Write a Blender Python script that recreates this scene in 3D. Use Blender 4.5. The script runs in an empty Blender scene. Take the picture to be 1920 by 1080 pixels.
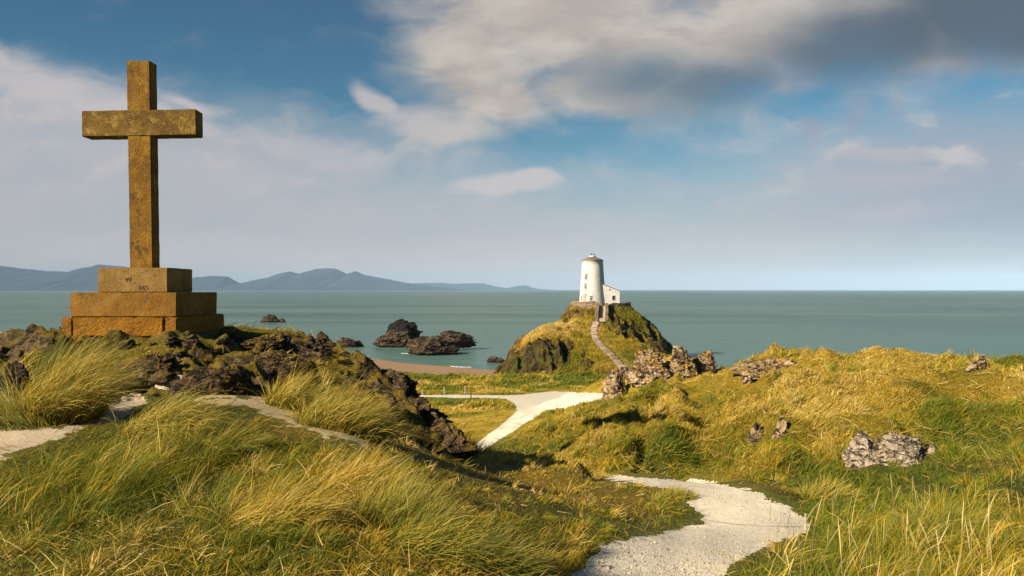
import bpy, bmesh, math
import numpy as np
from mathutils import Vector, Matrix

# ------------------------------------------------------------------ camera, sun, sky, exposure
S = bpy.context.scene
COL = S.collection
EYE, FPX, CX, HY = 16.0, 1280.0, 960.0, 543.0      # eye above the sea; focal length in photo pixels
cam_d = bpy.data.cameras.new('camera'); cam = bpy.data.objects.new('camera', cam_d); COL.objects.link(cam)
cam.location = (0, 0, EYE); cam.rotation_euler = (math.radians(90), 0, 0)
cam_d.sensor_width = 36; cam_d.lens = 24; cam_d.shift_y = 3 / 1920
cam_d.clip_start = 0.05; cam_d.clip_end = 120000
S.camera = cam
S.view_settings.view_transform = 'Standard'; S.view_settings.look = 'None'
EXPO = 1.0
S.view_settings.exposure = EXPO; S.view_settings.gamma = 1
SKY_STRENGTH = 0.075
SUN_EL, SUN_AZ = math.radians(29), math.radians(236)     # azimuth clockwise from +Y: behind the camera, to the left
sun_d = bpy.data.lights.new('sun', 'SUN'); sun = bpy.data.objects.new('sun', sun_d); COL.objects.link(sun)
sun_d.energy = 5.0; sun_d.angle = math.radians(0.5); sun_d.color = (1.0, 0.86, 0.66)
_sp = Vector((math.sin(SUN_AZ) * math.cos(SUN_EL), math.cos(SUN_AZ) * math.cos(SUN_EL), math.sin(SUN_EL)))
sun.rotation_euler = (-_sp).to_track_quat('-Z', 'Y').to_euler(); sun.location = (-20, -20, 40)
S.cycles.max_bounces = 6; S.cycles.diffuse_bounces = 3; S.cycles.glossy_bounces = 2
S.cycles.transmission_bounces = 3; S.cycles.volume_bounces = 0; S.cycles.transparent_max_bounces = 8
S.cycles.use_denoising = True
S.cycles.caustics_reflective = False; S.cycles.caustics_refractive = False


def lin(r, g, b):
    f = lambda c: (c / 255 / 12.92) if c <= 10.3 else ((c / 255 + .055) / 1.055) ** 2.4
    return (f(r), f(g), f(b))


class NT:
    """small helper that writes node graphs"""
    def __init__(s, tree): s.t = tree; s.l = tree.links
    def n(s, typ, **kw):
        x = s.t.nodes.new(typ)
        for k, v in kw.items(): setattr(x, k, v)
        return x
    def put(s, sock, v):
        if v is None: return
        if hasattr(v, 'links') or isinstance(v, bpy.types.NodeSocket): s.l.new(v, sock)
        else:
            if sock.type == 'RGBA' and len(v) == 3: v = (*v, 1)
            sock.default_value = v
    def m(s, op, a, b=None, c=None, clamp=False):
        x = s.n('ShaderNodeMath', operation=op); x.use_clamp = clamp
        for i, v in enumerate((a, b, c)): s.put(x.inputs[i], v)
        return x.outputs[0]
    def vm(s, op, a, b=None, scale=None):
        x = s.n('ShaderNodeVectorMath', operation=op)
        s.put(x.inputs[0], a); s.put(x.inputs[1], b)
        if scale is not None: s.put(x.inputs['Scale'], scale)
        return x.outputs['Value'] if op in ('LENGTH', 'DOT_PRODUCT') else x.outputs[0]
    def ss(s, v, lo, hi, a=0.0, b=1.0):
        x = s.n('ShaderNodeMapRange', interpolation_type='SMOOTHSTEP')
        s.put(x.inputs[0], v); x.inputs[1].default_value = lo; x.inputs[2].default_value = hi
        x.inputs[3].default_value = a; x.inputs[4].default_value = b
        return x.outputs[0]
    def mix(s, f, a, b, mode='MIX'):
        x = s.n('ShaderNodeMix', data_type='RGBA', blend_type=mode)
        s.put(x.inputs[0], f); s.put(x.inputs[6], a); s.put(x.inputs[7], b)
        return x.outputs[2]
    def map(s, v, loc=(0, 0, 0), rot=(0, 0, 0), sc=(1, 1, 1), typ='POINT'):
        x = s.n('ShaderNodeMapping', vector_type=typ); s.put(x.inputs[0], v)
        x.inputs[1].default_value = loc; x.inputs[2].default_value = rot; x.inputs[3].default_value = sc
        return x.outputs[0]
    def noise(s, v, scale=1.0, detail=4.0, rough=.5, dist=0.0, col=False):
        x = s.n('ShaderNodeTexNoise'); s.put(x.inputs['Vector'], v)
        x.inputs['Scale'].default_value = scale; x.inputs['Detail'].default_value = detail
        x.inputs['Roughness'].default_value = rough; x.inputs['Distortion'].default_value = dist
        return x.outputs['Color' if col else 'Fac']
    def voro(s, v, scale=1.0, feature='F1', rnd=1.0):
        x = s.n('ShaderNodeTexVoronoi', feature=feature); s.put(x.inputs['Vector'], v)
        x.inputs['Scale'].default_value = scale; x.inputs['Randomness'].default_value = rnd
        return x.outputs['Distance']
    def ell(s, v, cx, cy, rx, ry, rot=0):
        g = s.n('ShaderNodeTexGradient', gradient_type='SPHERICAL')
        s.put(g.inputs[0], s.map(v, (cx, cy, 0), (0, 0, rot), (rx, ry, 1), 'TEXTURE'))
        return g.outputs['Fac']
    def add(s, *vs):
        r = vs[0]
        for v in vs[1:]: r = s.m('ADD', r, v)
        return r
    def bump(s, h, strength, dist):
        x = s.n('ShaderNodeBump'); s.put(x.inputs['Height'], h)
        x.inputs['Strength'].default_value = strength; x.inputs['Distance'].default_value = dist
        return x.outputs[0]


def build_world():
    w = bpy.data.worlds.new("World"); S.world = w; w.use_nodes = True
    t = w.node_tree; g = NT(t); bg = t.nodes['Background']
    sk = g.n('ShaderNodeTexSky', sky_type='NISHITA'); sk.sun_disc = False
    sk.sun_elevation = SUN_EL; sk.sun_rotation = SUN_AZ; sk.altitude = 0; sk.air_density = 1.2
    sk.dust_density = 0.6; sk.ozone_density = 2.0
    k = 1 / (SKY_STRENGTH * 2 ** EXPO)
    C = lambda r, gg, b: tuple(c * k for c in lin(r, gg, b))
    d = g.n('ShaderNodeTexCoord').outputs['Generated']
    sp = g.n('ShaderNodeSeparateXYZ'); g.put(sp.inputs[0], d)
    ay = g.m('MAXIMUM', g.m('ABSOLUTE', sp.outputs[1]), .08)
    X = g.m('MULTIPLY_ADD', g.m('DIVIDE', sp.outputs[0], ay), 12.8, 9.6)
    Yc = g.m('SUBTRACT', 5.43, g.m('MULTIPLY', g.m('DIVIDE', sp.outputs[2], ay), 12.8))
    cb = g.n('ShaderNodeCombineXYZ'); g.put(cb.inputs[0], X); g.put(cb.inputs[1], Yc)
    Pn = cb.outputs[0]
    nlo = g.noise(g.map(Pn, sc=(.55, .8, 1)), 1, 5, .55, 0, True)
    W1 = g.vm('ADD', Pn, g.vm('MULTIPLY', g.vm('SUBTRACT', nlo, (.5, .5, .5)), (1.7, 1.5, 0)))
    nhi = g.noise(g.map(W1, rot=(0, 0, .12), sc=(.7, 1.7, 1)), 1, 4, .5)
    nst = g.noise(g.map(W1, rot=(0, 0, .06), sc=(.28, 1.7, 1)), 1, 5, .55)
    nh0 = g.m('SUBTRACT', nhi, .5); ns0 = g.m('SUBTRACT', nst, .5)
    # clear sky
    base = sk.outputs[0]
    base = g.mix(1.0, base, (.096, .315, .40), 'MULTIPLY')
    base = g.mix(g.ss(Yc, -2, 5.2), g.mix(1, base, (.75, .9, 1.0), 'MULTIPLY'), g.mix(1, base, (1.9, 1.6, 1.4), 'MULTIPLY'))
    # veil of thin cloud, denser towards the horizon and to the left
    lift = g.add(g.m('MULTIPLY', g.ell(W1, 18, 3.6, 6, 2.4), 1.2), g.m('MULTIPLY', g.ell(W1, 0.5, 2.3, 5.5, 2.6), 2.3), g.m('MULTIPLY', g.ell(W1, 5.5, 3.3, 5, 1.9, .1), 1.1),
                 g.m('MULTIPLY', g.ell(W1, 19.0, 2.6, 5.5, 2.2), 1.2), g.m('MULTIPLY', g.ell(W1, 10.6, 2.8, 3.2, 1.1), -.3))
    ve = g.add(Yc, lift, g.m('MULTIPLY', nh0, 1.5), g.m('MULTIPLY', ns0, 1.4))
    veil = g.m('MULTIPLY', g.ss(ve, 1.7, 4.9, .06, 1), .96)
    vcol = g.mix(g.ss(X, 11, 20), C(188, 186, 190), C(156, 160, 173))
    vcol = g.mix(g.m('MULTIPLY', g.ss(g.m('ADD', Yc, g.m('MULTIPLY', ns0, 1.0)), 4.0, 5.4), .75), vcol, g.mix(g.ss(X, 10, 20), C(220, 208, 200), C(210, 198, 190)))
    vcol = g.mix(g.m('MULTIPLY', g.ss(nhi, .5, .72), g.ss(Yc, 4.4, 2.2)), vcol, C(205, 196, 192))
    col = g.mix(veil, base, vcol)
    # small clouds
    def puff(col, lst, c, lo=.12, hi=.75, na=.5, vec=None, mx=.9):
        s = None
        for e in lst:
            v = g.ell(vec or W1, *e[:5]) if len(e) < 6 else g.m('MULTIPLY', g.ell(vec or W1, *e[:5]), e[5])
            s = v if s is None else g.m('MAXIMUM', s, v)
        f = g.ss(g.add(s, g.m('MULTIPLY', nh0, g.m('MULTIPLY', g.ss(s, 0, .3), na)), g.m('MULTIPLY', ns0, g.m('MULTIPLY', g.ss(s, 0, .3), na * .7))), lo, hi, 0, mx)
        return g.mix(f, col, c)
    W2 = g.vm('ADD', Pn, g.vm('MULTIPLY', g.vm('SUBTRACT', g.noise(g.map(Pn, sc=(.6, .9, 1)), 1, 3, .5, 0, True), (.5, .5, .5)), (.9, .6, 0)))
    col = puff(col, [(0.6, 1.55, 2.6, .75, .25), (2.2, 2.1, 2.4, .5, .15), (-.3, 1.1, 1.4, .5, .3), (3.7, 2.0, .9, .25, .2)], C(205, 197, 196), .0, .8, .8, W2, .8)
    col = puff(col, [(7.9, 2.4, 1.3, .5, 0), (7.1, 2.0, 1.0, .3, .7), (8.3, 2.55, .9, .3, 0)], C(198, 190, 188), .05, .75, .6, W2, .85)
    col = puff(col, [(9.5, 3.42, 1.5, .28, -.03), (9.9, 3.35, 1.0, .2, 0)], C(206, 198, 196), .05, .6, .35, W2, .85)
    col = puff(col, [(6.8, 3.05, .9, .28, .1), (5.9, 2.9, 1.4, .5, .1)], C(190, 187, 192), .05, .8, .6, W2, .7)
    col = puff(col, [(15.1, 1.65, .75, .28, -.25), (15.2, 2.4, .35, .5, .3), (16.1, 2.1, .3, .7, .55), (18.3, 1.1, 1.5, .5, -.2, .7), (16.9, 1.9, .2, .4, .5, .8)], C(150, 150, 170), .05, 1.0, .5, W2, .55)
    col = puff(col, [(16.5, 2.92, 1.8, .2, 0), (16.6, 3.4, 2.6, .3, -.05, .7), (16.8, 3.95, 2.2, .3, -.1, .7)], C(182, 176, 184), .0, .9, .3, W2, .8)
    col = puff(col, [(6.1, 4.83, .55, .1, 0)], C(205, 202, 198), .05, .7, .1, Pn, .8)
    # the large cloud along the top
    s = None
    for e in [(10.4, .2, 4.0, 2.1, 0), (8.9, 1.1, 2.0, 1.7, 0), (9.3, 1.9, 1.5, .9, .1), (12.2, 1.1, 3.6, 1.7, .05), (15.6, .1, 5.0, 1.9, 0), (19.3, .1, 4, 1.9, 0), (11.4, 1.7, 2.6, .8, 0), (14.2, .8, 3.2, 1.4, -.1), (17.2, .5, 3.4, 1.4, 0)]:
        v = g.ell(W2, *e); s = v if s is None else g.m('MAXIMUM', s, v)
    big = g.ss(g.add(s, g.m('MULTIPLY', nh0, .55), g.m('MULTIPLY', g.m('SUBTRACT', g.noise(g.map(Pn, sc=(.8, .9, 1)), 1, 3), .5), .4)), .0, .75, 0, .93)
    sh = None
    for e in [(12.0, 1.55, 2.7, 1.0, -.05, 1.0), (13.4, 1.6, 3.6, 1.0, -.12, 1.1), (16.4, .8, 4.2, 1.5, -.2, 1.25), (19.0, .2, 4.2, 1.9, 0, 1.5)]:
        v = g.m('MULTIPLY', g.ell(W2, *e[:5]), e[5]); sh = v if sh is None else g.m('MAXIMUM', sh, v)
    sh = g.ss(g.add(sh, g.m('MULTIPLY', ns0, .3), g.m('MULTIPLY', nh0, .15)), .12, .98)
    lit = g.mix(g.ss(nhi, .3, .7), C(186, 174, 164), C(208, 198, 186))
    dark = g.mix(g.ss(X, 10.5, 18), C(116, 131, 142), C(86, 94, 106))
    col = g.mix(big, col, g.mix(sh, lit, dark))
    clear = g.mix(1, sk.outputs[0], (.13, .28, .38), 'MULTIPLY')  # sky beside and behind the view, made cloudless and darker to cut ambient light
    col = g.mix(g.ss(sp.outputs[1], .2, .5), clear, col)
    g.put(bg.inputs[0], col); bg.inputs[1].default_value = SKY_STRENGTH
    w.cycles.sampling_method = 'MANUAL'; w.cycles.sample_map_resolution = 256


build_world()

# ------------------------------------------------------------------ helpers: numbers
RNG = np.random.default_rng(11)


def _h(ix, iy, iz, seed):
    n = (ix.astype(np.int64) * 374761393 + iy.astype(np.int64) * 668265263 + iz.astype(np.int64) * 2147483647 + seed * 1442695041) & 0xFFFFFFFF
    n = ((n ^ (n >> 13)) * 1274126177) & 0xFFFFFFFF
    n = ((n ^ (n >> 16)) * 2246822519) & 0xFFFFFFFF
    return ((n ^ (n >> 15)) & 0xFFFFFF) / float(0xFFFFFF)


def vnoise(x, y, z=None, seed=0):
    x = np.asarray(x, float); y = np.asarray(y, float)
    z = np.zeros_like(x) if z is None else np.asarray(z, float)
    x0, y0, z0 = np.floor(x), np.floor(y), np.floor(z)
    f = lambda t: t * t * t * (t * (t * 6 - 15) + 10)
    u, v, w = f(x - x0), f(y - y0), f(z - z0)
    r = 0
    flat = not np.any(z)
    for dz in ((0,) if flat else (0, 1)):
        a = _h(x0, y0, z0 + dz, seed); b = _h(x0 + 1, y0, z0 + dz, seed)
        c = _h(x0, y0 + 1, z0 + dz, seed); d = _h(x0 + 1, y0 + 1, z0 + dz, seed)
        q = (a * (1 - u) + b * u) * (1 - v) + (c * (1 - u) + d * u) * v
        r = r + q * (1 if flat else ((1 - w) if dz == 0 else w))
    return r


def fbm(x, y, z=None, o=4, seed=0, gain=.5):
    a, s, t, k = 1.0, 0.0, 0.0, 1.0
    for i in range(o):
        s = s + a * vnoise(x * k + 17.3 * i, y * k - 9.1 * i, None if z is None else z * k + 5.7 * i, seed + i); t += a; a *= gain; k *= 2.03
    return s / t


def ridged(x, y, z=None, o=4, seed=0):
    a, s, t, k = 1.0, 0.0, 0.0, 1.0
    for i in range(o):
        n = 1 - np.abs(2 * vnoise(x * k + 11.3 * i, y * k + 7.7 * i, None if z is None else z * k + 3.1 * i, seed + i) - 1)
        s = s + a * n * n; t += a; a *= .5; k *= 2.1
    return s / t


def sstep(a, b, x):
    t = np.clip((x - a) / (b - a), 0, 1); return t * t * (3 - 2 * t)


def tps_fit(p, h, lam=1e-4):
    n = len(p); d = np.linalg.norm(p[:, None] - p[None], axis=2)
    K = np.where(d > 0, d * d * np.log(np.maximum(d, 1e-9)), 0) + lam * np.eye(n)
    Pm = np.c_[np.ones(n), p]; A = np.zeros((n + 3, n + 3)); A[:n, :n] = K; A[:n, n:] = Pm; A[n:, :n] = Pm.T
    return p, np.linalg.solve(A, np.r_[h, 0, 0, 0])


def tps_eval(fit, q):
    p, w = fit; n = len(p); out = np.empty(len(q))
    for i in range(0, len(q), 40000):
        c = q[i:i + 40000]; d2 = ((c[:, None] - p[None]) ** 2).sum(2)
        out[i:i + 40000] = (0.5 * d2 * np.log(np.maximum(d2, 1e-18))) @ w[:n] + w[n] + c @ w[n + 1:]
    return out


def poly_sd(px, py, poly):
    """signed distance to a closed polygon, negative inside"""
    px = np.asarray(px, float); py = np.asarray(py, float)
    d = np.full(px.shape, 1e18); ins = np.zeros(px.shape, bool); n = len(poly)
    for i in range(n):
        ax, ay = poly[i]; bx, by = poly[(i + 1) % n]; ex, ey = bx - ax, by - ay
        t = np.clip(((px - ax) * ex + (py - ay) * ey) / (ex * ex + ey * ey + 1e-9), 0, 1)
        d = np.minimum(d, (px - ax - t * ex) ** 2 + (py - ay - t * ey) ** 2)
        c = ((ay > py) != (by > py)) & (px < ex * (py - ay) / (ey if ey else 1e-9) + ax)
        ins ^= c
    d = np.sqrt(d); return np.where(ins, -d, d)


# ------------------------------------------------------------------ helpers: objects
def tag(o, label=None, cat=None, group=None, kind=None):
    for k, v in (('label', label), ('category', cat), ('group', group), ('kind', kind)):
        if v: o[k] = v
    return o


def empty(name, loc, rz=0):
    o = bpy.data.objects.new(name, None); COL.objects.link(o); o.location = loc; o.rotation_euler = (0, 0, rz)
    o.empty_display_size = .2; return o


def link(name, me, parent=None, loc=(0, 0, 0)):
    o = bpy.data.objects.new(name, me); COL.objects.link(o); o.location = loc
    if parent: o.parent = parent
    return o


def mesh_np(name, V, Fc, mat, parent=None, origin=(0, 0, 0), attrs=None, col=None, smooth=True):
    V = np.asarray(V, np.float32) - np.asarray(origin, np.float32); Fc = np.asarray(Fc, np.int32)
    me = bpy.data.meshes.new(name); n, k = Fc.shape
    me.vertices.add(len(V)); me.vertices.foreach_set('co', V.ravel())
    me.loops.add(n * k); me.loops.foreach_set('vertex_index', Fc.ravel())
    me.polygons.add(n); me.polygons.foreach_set('loop_start', np.arange(0, n * k, k, dtype=np.int32))
    me.polygons.foreach_set('use_smooth', np.full(n, smooth))
    me.update(calc_edges=True)
    if col is not None:
        c = np.ones((len(V), 4), np.float32); c[:, :3] = col
        me.color_attributes.new('col', 'FLOAT_COLOR', 'POINT').data.foreach_set('color', c.ravel())
    for a, v in (attrs or {}).items():
        me.attributes.new(a, 'FLOAT', 'POINT').data.foreach_set('value', np.asarray(v, np.float32).ravel())
    me.materials.append(mat)
    return link(name, me, parent, origin)


def bm_obj(name, bm, mat, parent=None, loc=(0, 0, 0), smooth=False):
    me = bpy.data.meshes.new(name); bm.normal_update(); bm.to_mesh(me); bm.free()
    if smooth: me.polygons.foreach_set('use_smooth', np.full(len(me.polygons), True))
    me.materials.append(mat)
    return link(name, me, parent, loc)


def add_box(bm, c, s, rz=0, bevel=0, seg=1):
    r = bmesh.ops.create_cube(bm, size=1, matrix=Matrix.Translation(c) @ Matrix.Rotation(rz, 4, 'Z') @ Matrix.Diagonal((*s, 1)))
    if bevel:
        es = {e for v in r['verts'] for e in v.link_edges}
        bmesh.ops.bevel(bm, geom=list(es), offset=bevel, segments=seg, affect='EDGES')


def box(name, mat, c, s, parent=None, rz=0, bevel=0, loc=(0, 0, 0)):
    bm = bmesh.new(); add_box(bm, c, s, rz, bevel); return bm_obj(name, bm, mat, parent, loc)


def lathe(name, mat, prof, parent, seg=48, smooth=True, c=(0, 0)):
    bm = bmesh.new(); rings = []
    for r, z in prof:
        rings.append([bm.verts.new((c[0] + r * math.cos(2 * math.pi * i / seg), c[1] + r * math.sin(2 * math.pi * i / seg), z)) for i in range(seg)])
    for a, b in zip(rings, rings[1:]):
        for i in range(seg): bm.faces.new((a[i], a[(i + 1) % seg], b[(i + 1) % seg], b[i]))
    bm.faces.new(rings[-1]); bm.faces.new(rings[0][::-1])
    return bm_obj(name, bm, mat, parent, smooth=smooth)


# ------------------------------------------------------------------ materials
def material(name):
    m = bpy.data.materials.new(name); m.use_nodes = True
    g = NT(m.node_tree); b = m.node_tree.nodes['Principled BSDF']
    return m, g, b


def pos(g): return g.n('ShaderNodeNewGeometry').outputs['Position']
def nz(g):
    s = g.n('ShaderNodeSeparateXYZ'); g.put(s.inputs[0], g.n('ShaderNodeNewGeometry').outputs['Normal']); return s.outputs[2]
def attr(g, n, o='Color'): return g.n('ShaderNodeAttribute', attribute_name=n).outputs[o]


def m_ground():
    m, g, b = material('turf'); p = pos(g)
    c = attr(g, 'col'); rk = attr(g, 'rock', 'Fac')
    n1 = g.noise(p, 9, 5, .65); n2 = g.noise(p, 55, 3, .6)
    turf = g.mix(1, c, g.mix(n1, (.45, .5, .4), (1.6, 1.5, 1.5)), 'MULTIPLY')
    turf = g.mix(g.m('MULTIPLY', g.ss(n2, .55, .75), .5), turf, (.3, .24, .1))
    big = g.noise(p, 1.6, 6, .65); fine = g.noise(p, 11, 5, .7)
    r = g.mix(g.ss(big, .35, .65), (.016, .011, .007), (.07, .045, .022))
    r = g.mix(g.ss(fine, .42, .66), r, (.18, .125, .07))
    r = g.mix(g.m('MULTIPLY', g.ss(g.noise(p, 3.1, 4, .6), .55, .68), .8), r, (.15, .08, .012))
    cr = g.ss(g.m('ABSOLUTE', g.m('SUBTRACT', g.noise(g.map(p, rot=(.5, .35, .3), sc=(1.2, 1.8, 6)), 1, 4, .6), .5)), 0, .04)
    r = g.mix(cr, (.012, .009, .007), r)
    ms = g.m('MULTIPLY', g.ss(nz(g), .55, .85), g.ss(g.noise(p, 1.3, 5, .65), .38, .54))
    r = g.mix(ms, r, g.mix(g.noise(p, 7, 3), (.075, .06, .007), (.24, .155, .015)))
    g.put(b.inputs['Base Color'], g.mix(rk, turf, r)); b.inputs['Roughness'].default_value = .92
    b.inputs['Specular IOR Level'].default_value = .15
    g.put(b.inputs['Normal'], g.bump(g.add(g.m('MULTIPLY', n1, .6), n2, g.m('MULTIPLY', fine, 1.5), g.m('MULTIPLY', cr, .6)), .8, .05))
    return m


def m_sand(name, c1, c2, stone, scale=1.0):
    m, g, b = material(name); p = pos(g)
    n1 = g.noise(p, 1.5 * scale, 5, .6); n2 = g.noise(p, 28 * scale, 4, .7)
    v = g.voro(p, 22 * scale)
    col = g.mix(n1, c1, c2)
    col = g.mix(g.m('MULTIPLY', g.ss(n2, .5, .72), .4), col, tuple(x * .62 for x in c1))
    pick = g.ss(g.noise(p, 9 * scale, 2), .5, .62)
    col = g.mix(g.m('MULTIPLY', g.ss(v, .22, .1), g.m('MULTIPLY', pick, .75)), col, stone)
    g.put(b.inputs['Base Color'], col); b.inputs['Roughness'].default_value = .95; b.inputs['Specular IOR Level'].default_value = .1
    g.put(b.inputs['Normal'], g.bump(g.add(g.m('MULTIPLY', g.noise(p, 6 * scale, 3), 1.5), n2, g.m('MULTIPLY', g.ss(v, .25, .05), .8)), .4, .03 / scale))
    return m


def m_rock(name, dark, mid, pale, lichen, la=.5, moss=(.12, .1, .015), ma=.6, scale=1.0, wet=None, crest=None):
    m, g, b = material(name); p = pos(g)
    wp = g.vm('ADD', p, g.vm('MULTIPLY', g.noise(p, .8 * scale, 4, .6, 0, True), (1.2 / scale,) * 3))
    big = g.noise(p, .9 * scale, 6, .65); fine = g.noise(wp, 5 * scale, 6, .7)
    r = g.mix(g.ss(big, .36, .62), dark, mid)
    r = g.mix(g.ss(fine, .45, .68), r, pale)
    r = g.mix(g.m('MULTIPLY', g.ss(g.noise(p, 2.2 * scale, 5, .65), .52, .64), la), r, lichen)
    cr = g.ss(g.m('ABSOLUTE', g.m('SUBTRACT', g.noise(g.map(wp, rot=(.5, .35, .3), sc=(.5 * scale, .8 * scale, 3.2 * scale)), 1, 3, .55), .5)), 0, .035)
    cr = g.m('MULTIPLY', cr, g.ss(g.m('ABSOLUTE', g.m('SUBTRACT', g.noise(g.map(wp, rot=(.2, 1.2, .8), sc=(.6 * scale, .6 * scale, 1.9 * scale)), 1, 3, .55), .47)), 0, .025))
    r = g.mix(cr, tuple(x * .3 for x in dark), r)
    if ma:
        r = g.mix(g.m('MULTIPLY', g.m('MULTIPLY', g.ss(nz(g), .6, .9), g.ss(g.noise(p, .8 * scale, 4), .4, .56)), ma), r, g.mix(g.noise(p, 6 * scale, 3), tuple(x * .5 for x in moss), tuple(x * 1.7 for x in moss)))
    sz = g.n('ShaderNodeSeparateXYZ'); g.put(sz.inputs[0], p); zz = g.m('ADD', sz.outputs[2], g.m('MULTIPLY', g.m('SUBTRACT', fine, .5), wet[2] if wet else 1))
    if crest: r = g.mix(g.ss(zz, crest[0], crest[1]), r, crest[2])
    if wet: r = g.mix(g.ss(zz, wet[1], wet[0]), r, wet[3])
    g.put(b.inputs['Base Color'], r); b.inputs['Roughness'].default_value = .88; b.inputs['Specular IOR Level'].default_value = .2
    g.put(b.inputs['Normal'], g.bump(g.add(g.m('MULTIPLY', fine, 1.0), g.m('MULTIPLY', cr, .7), g.m('MULTIPLY', g.noise(wp, 22 * scale, 3), .3)), .9, .12 / scale))
    return m


def m_stone(name, c1, c2, lich, blotch, amt=.5, seed=0.0, rough=False):
    m, g, b = material(name); p = g.vm('ADD', pos(g), (seed, seed * .7, seed * .3))
    n = g.noise(p, 1.7, 5, .6); f = g.noise(p, 38, 4, .7); q = g.noise(p, 5.5, 6, .7)
    c = g.mix(g.ss(n, .35, .65), c1, c2)
    c = g.mix(g.m('MULTIPLY', g.ss(q, .5, .62), amt), c, lich)
    c = g.mix(g.m('MULTIPLY', g.ss(g.noise(g.vm('ADD', p, (9, 4, 2)), 3.2, 6, .75), .56, .66), .75), c, blotch)
    c = g.mix(g.ss(f, .5, .72), c, tuple(x * .38 for x in c1))
    pale = g.m('MULTIPLY', g.ss(g.noise(g.vm('ADD', p, (3, 8, 5)), 60, 2, .5), .66, .72), .7)
    c = g.mix(pale, c, (.5, .42, .25))
    g.put(b.inputs['Base Color'], c); b.inputs['Roughness'].default_value = .9; b.inputs['Specular IOR Level'].default_value = .15
    g.put(b.inputs['Normal'], g.bump(g.add(f, g.m('MULTIPLY', q, 1.2), g.m('MULTIPLY', g.noise(p, 16, 5, .7), 2.5 if rough else 0)), .7, .025 if not rough else .05))
    return m


def m_plain(name, c1, c2, scale=3, rough=.7, bump=0, stain=None):
    m, g, b = material(name); p = pos(g); n = g.noise(p, scale, 5, .65)
    c = g.mix(g.ss(n, .35, .65), c1, c2)
    if stain: c = g.mix(g.m('MULTIPLY', g.ss(g.noise(g.map(p, sc=(1, 1, .3)), .9, 6, .7), .52, .72), .6), c, stain)
    g.put(b.inputs['Base Color'], c); b.inputs['Roughness'].default_value = rough
    if bump: g.put(b.inputs['Normal'], g.bump(n, .6, bump))
    return m


def m_grass(name, trans=.22):
    m, g, b = material(name); c = attr(g, 'col')
    b.inputs['Roughness'].default_value = .62; b.inputs['Specular IOR Level'].default_value = .22
    g.put(b.inputs['Base Color'], c)
    t = g.n('ShaderNodeBsdfTranslucent'); g.put(t.inputs[0], g.mix(1, c, (1.0, 1.0, .6), 'MULTIPLY'))
    mx = g.n('ShaderNodeMixShader'); mx.inputs[0].default_value = trans
    g.put(mx.inputs[1], b.outputs[0]); g.put(mx.inputs[2], t.outputs[0])
    g.put(m.node_tree.nodes['Material Output'].inputs[0], mx.outputs[0])
    return m


def m_sea():
    m, g, b = material('sea_water'); p = pos(g)
    c = g.mix(g.ss(g.noise(g.map(p, sc=(.0022, .013, 1)), 1, 6, .62), .34, .66), (.042, .094, .063), (.105, .165, .12))  # streaky colour bands; the darker ones paint cloud shadows on the water
    c = g.mix(g.m('MULTIPLY', g.ss(g.noise(g.map(p, sc=(.012, .09, 1)), 1, 5, .65), .55, .75), .5), c, (.11, .17, .14))
    sep = g.n('ShaderNodeSeparateXYZ'); g.put(sep.inputs[0], p)
    c = g.mix(g.ss(sep.outputs[1], 420, 130), c, (.085, .16, .135))
    g.put(b.inputs['Base Color'], c); b.inputs['Roughness'].default_value = .3
    b.inputs['IOR'].default_value = 1.33; b.inputs['Specular IOR Level'].default_value = .4
    h = g.add(g.m('MULTIPLY', g.noise(g.map(p, sc=(.05, .16, 1)), 1, 4, .6), 3.0), g.noise(g.map(p, sc=(.4, 1.1, 1)), 1, 4, .65))
    g.put(b.inputs['Normal'], g.bump(h, .75, .6))
    return m


M_GROUND = m_ground()
M_PATH = m_sand('pale_gravel', (.57, .505, .38), (.67, .6, .465), (.24, .19, .135))
M_TRAIL = m_sand('trodden_sand', (.4, .31, .2), (.52, .43, .3), (.2, .15, .1))
M_BEACH = m_sand('beach_sand', (.28, .175, .1), (.35, .23, .135), (.16, .1, .06), .2)
M_KNOLL = m_rock('knoll_rock', (.014, .009, .006), (.06, .036, .016), (.165, .11, .055), (.17, .085, .012), .6, (.11, .078, .008), .9, 2.2)
M_MOSSY = m_rock('mossy_rock', (.014, .009, .006), (.06, .036, .016), (.165, .11, .055), (.17, .085, .012), .6, (.2, .14, .012), 1.0, 2.2)
M_OUTCROP = m_rock('hill_rock', (.09, .058, .03), (.33, .235, .135), (.55, .44, .29), (.45, .22, .02), .85, (.22, .15, .012), .95, 1.0)
M_GREYROCK = m_rock('grey_rock', (.15, .11, .075), (.36, .29, .21), (.55, .47, .36), (.34, .24, .08), .3, (.16, .12, .02), .35, 2.4)
M_SEAROCK = m_rock('sea_rock', (.022, .015, .01), (.08, .052, .03), (.2, .14, .085), (.17, .1, .02), .3, (.02, .016, .01), 0, .45,
                   (.35, .9, .8, (.03, .024, .02)), (4.0, 5.2, (.014, .011, .009)))
M_GRASS = m_grass('marram_blades')
M_SEA = m_sea()

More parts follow.
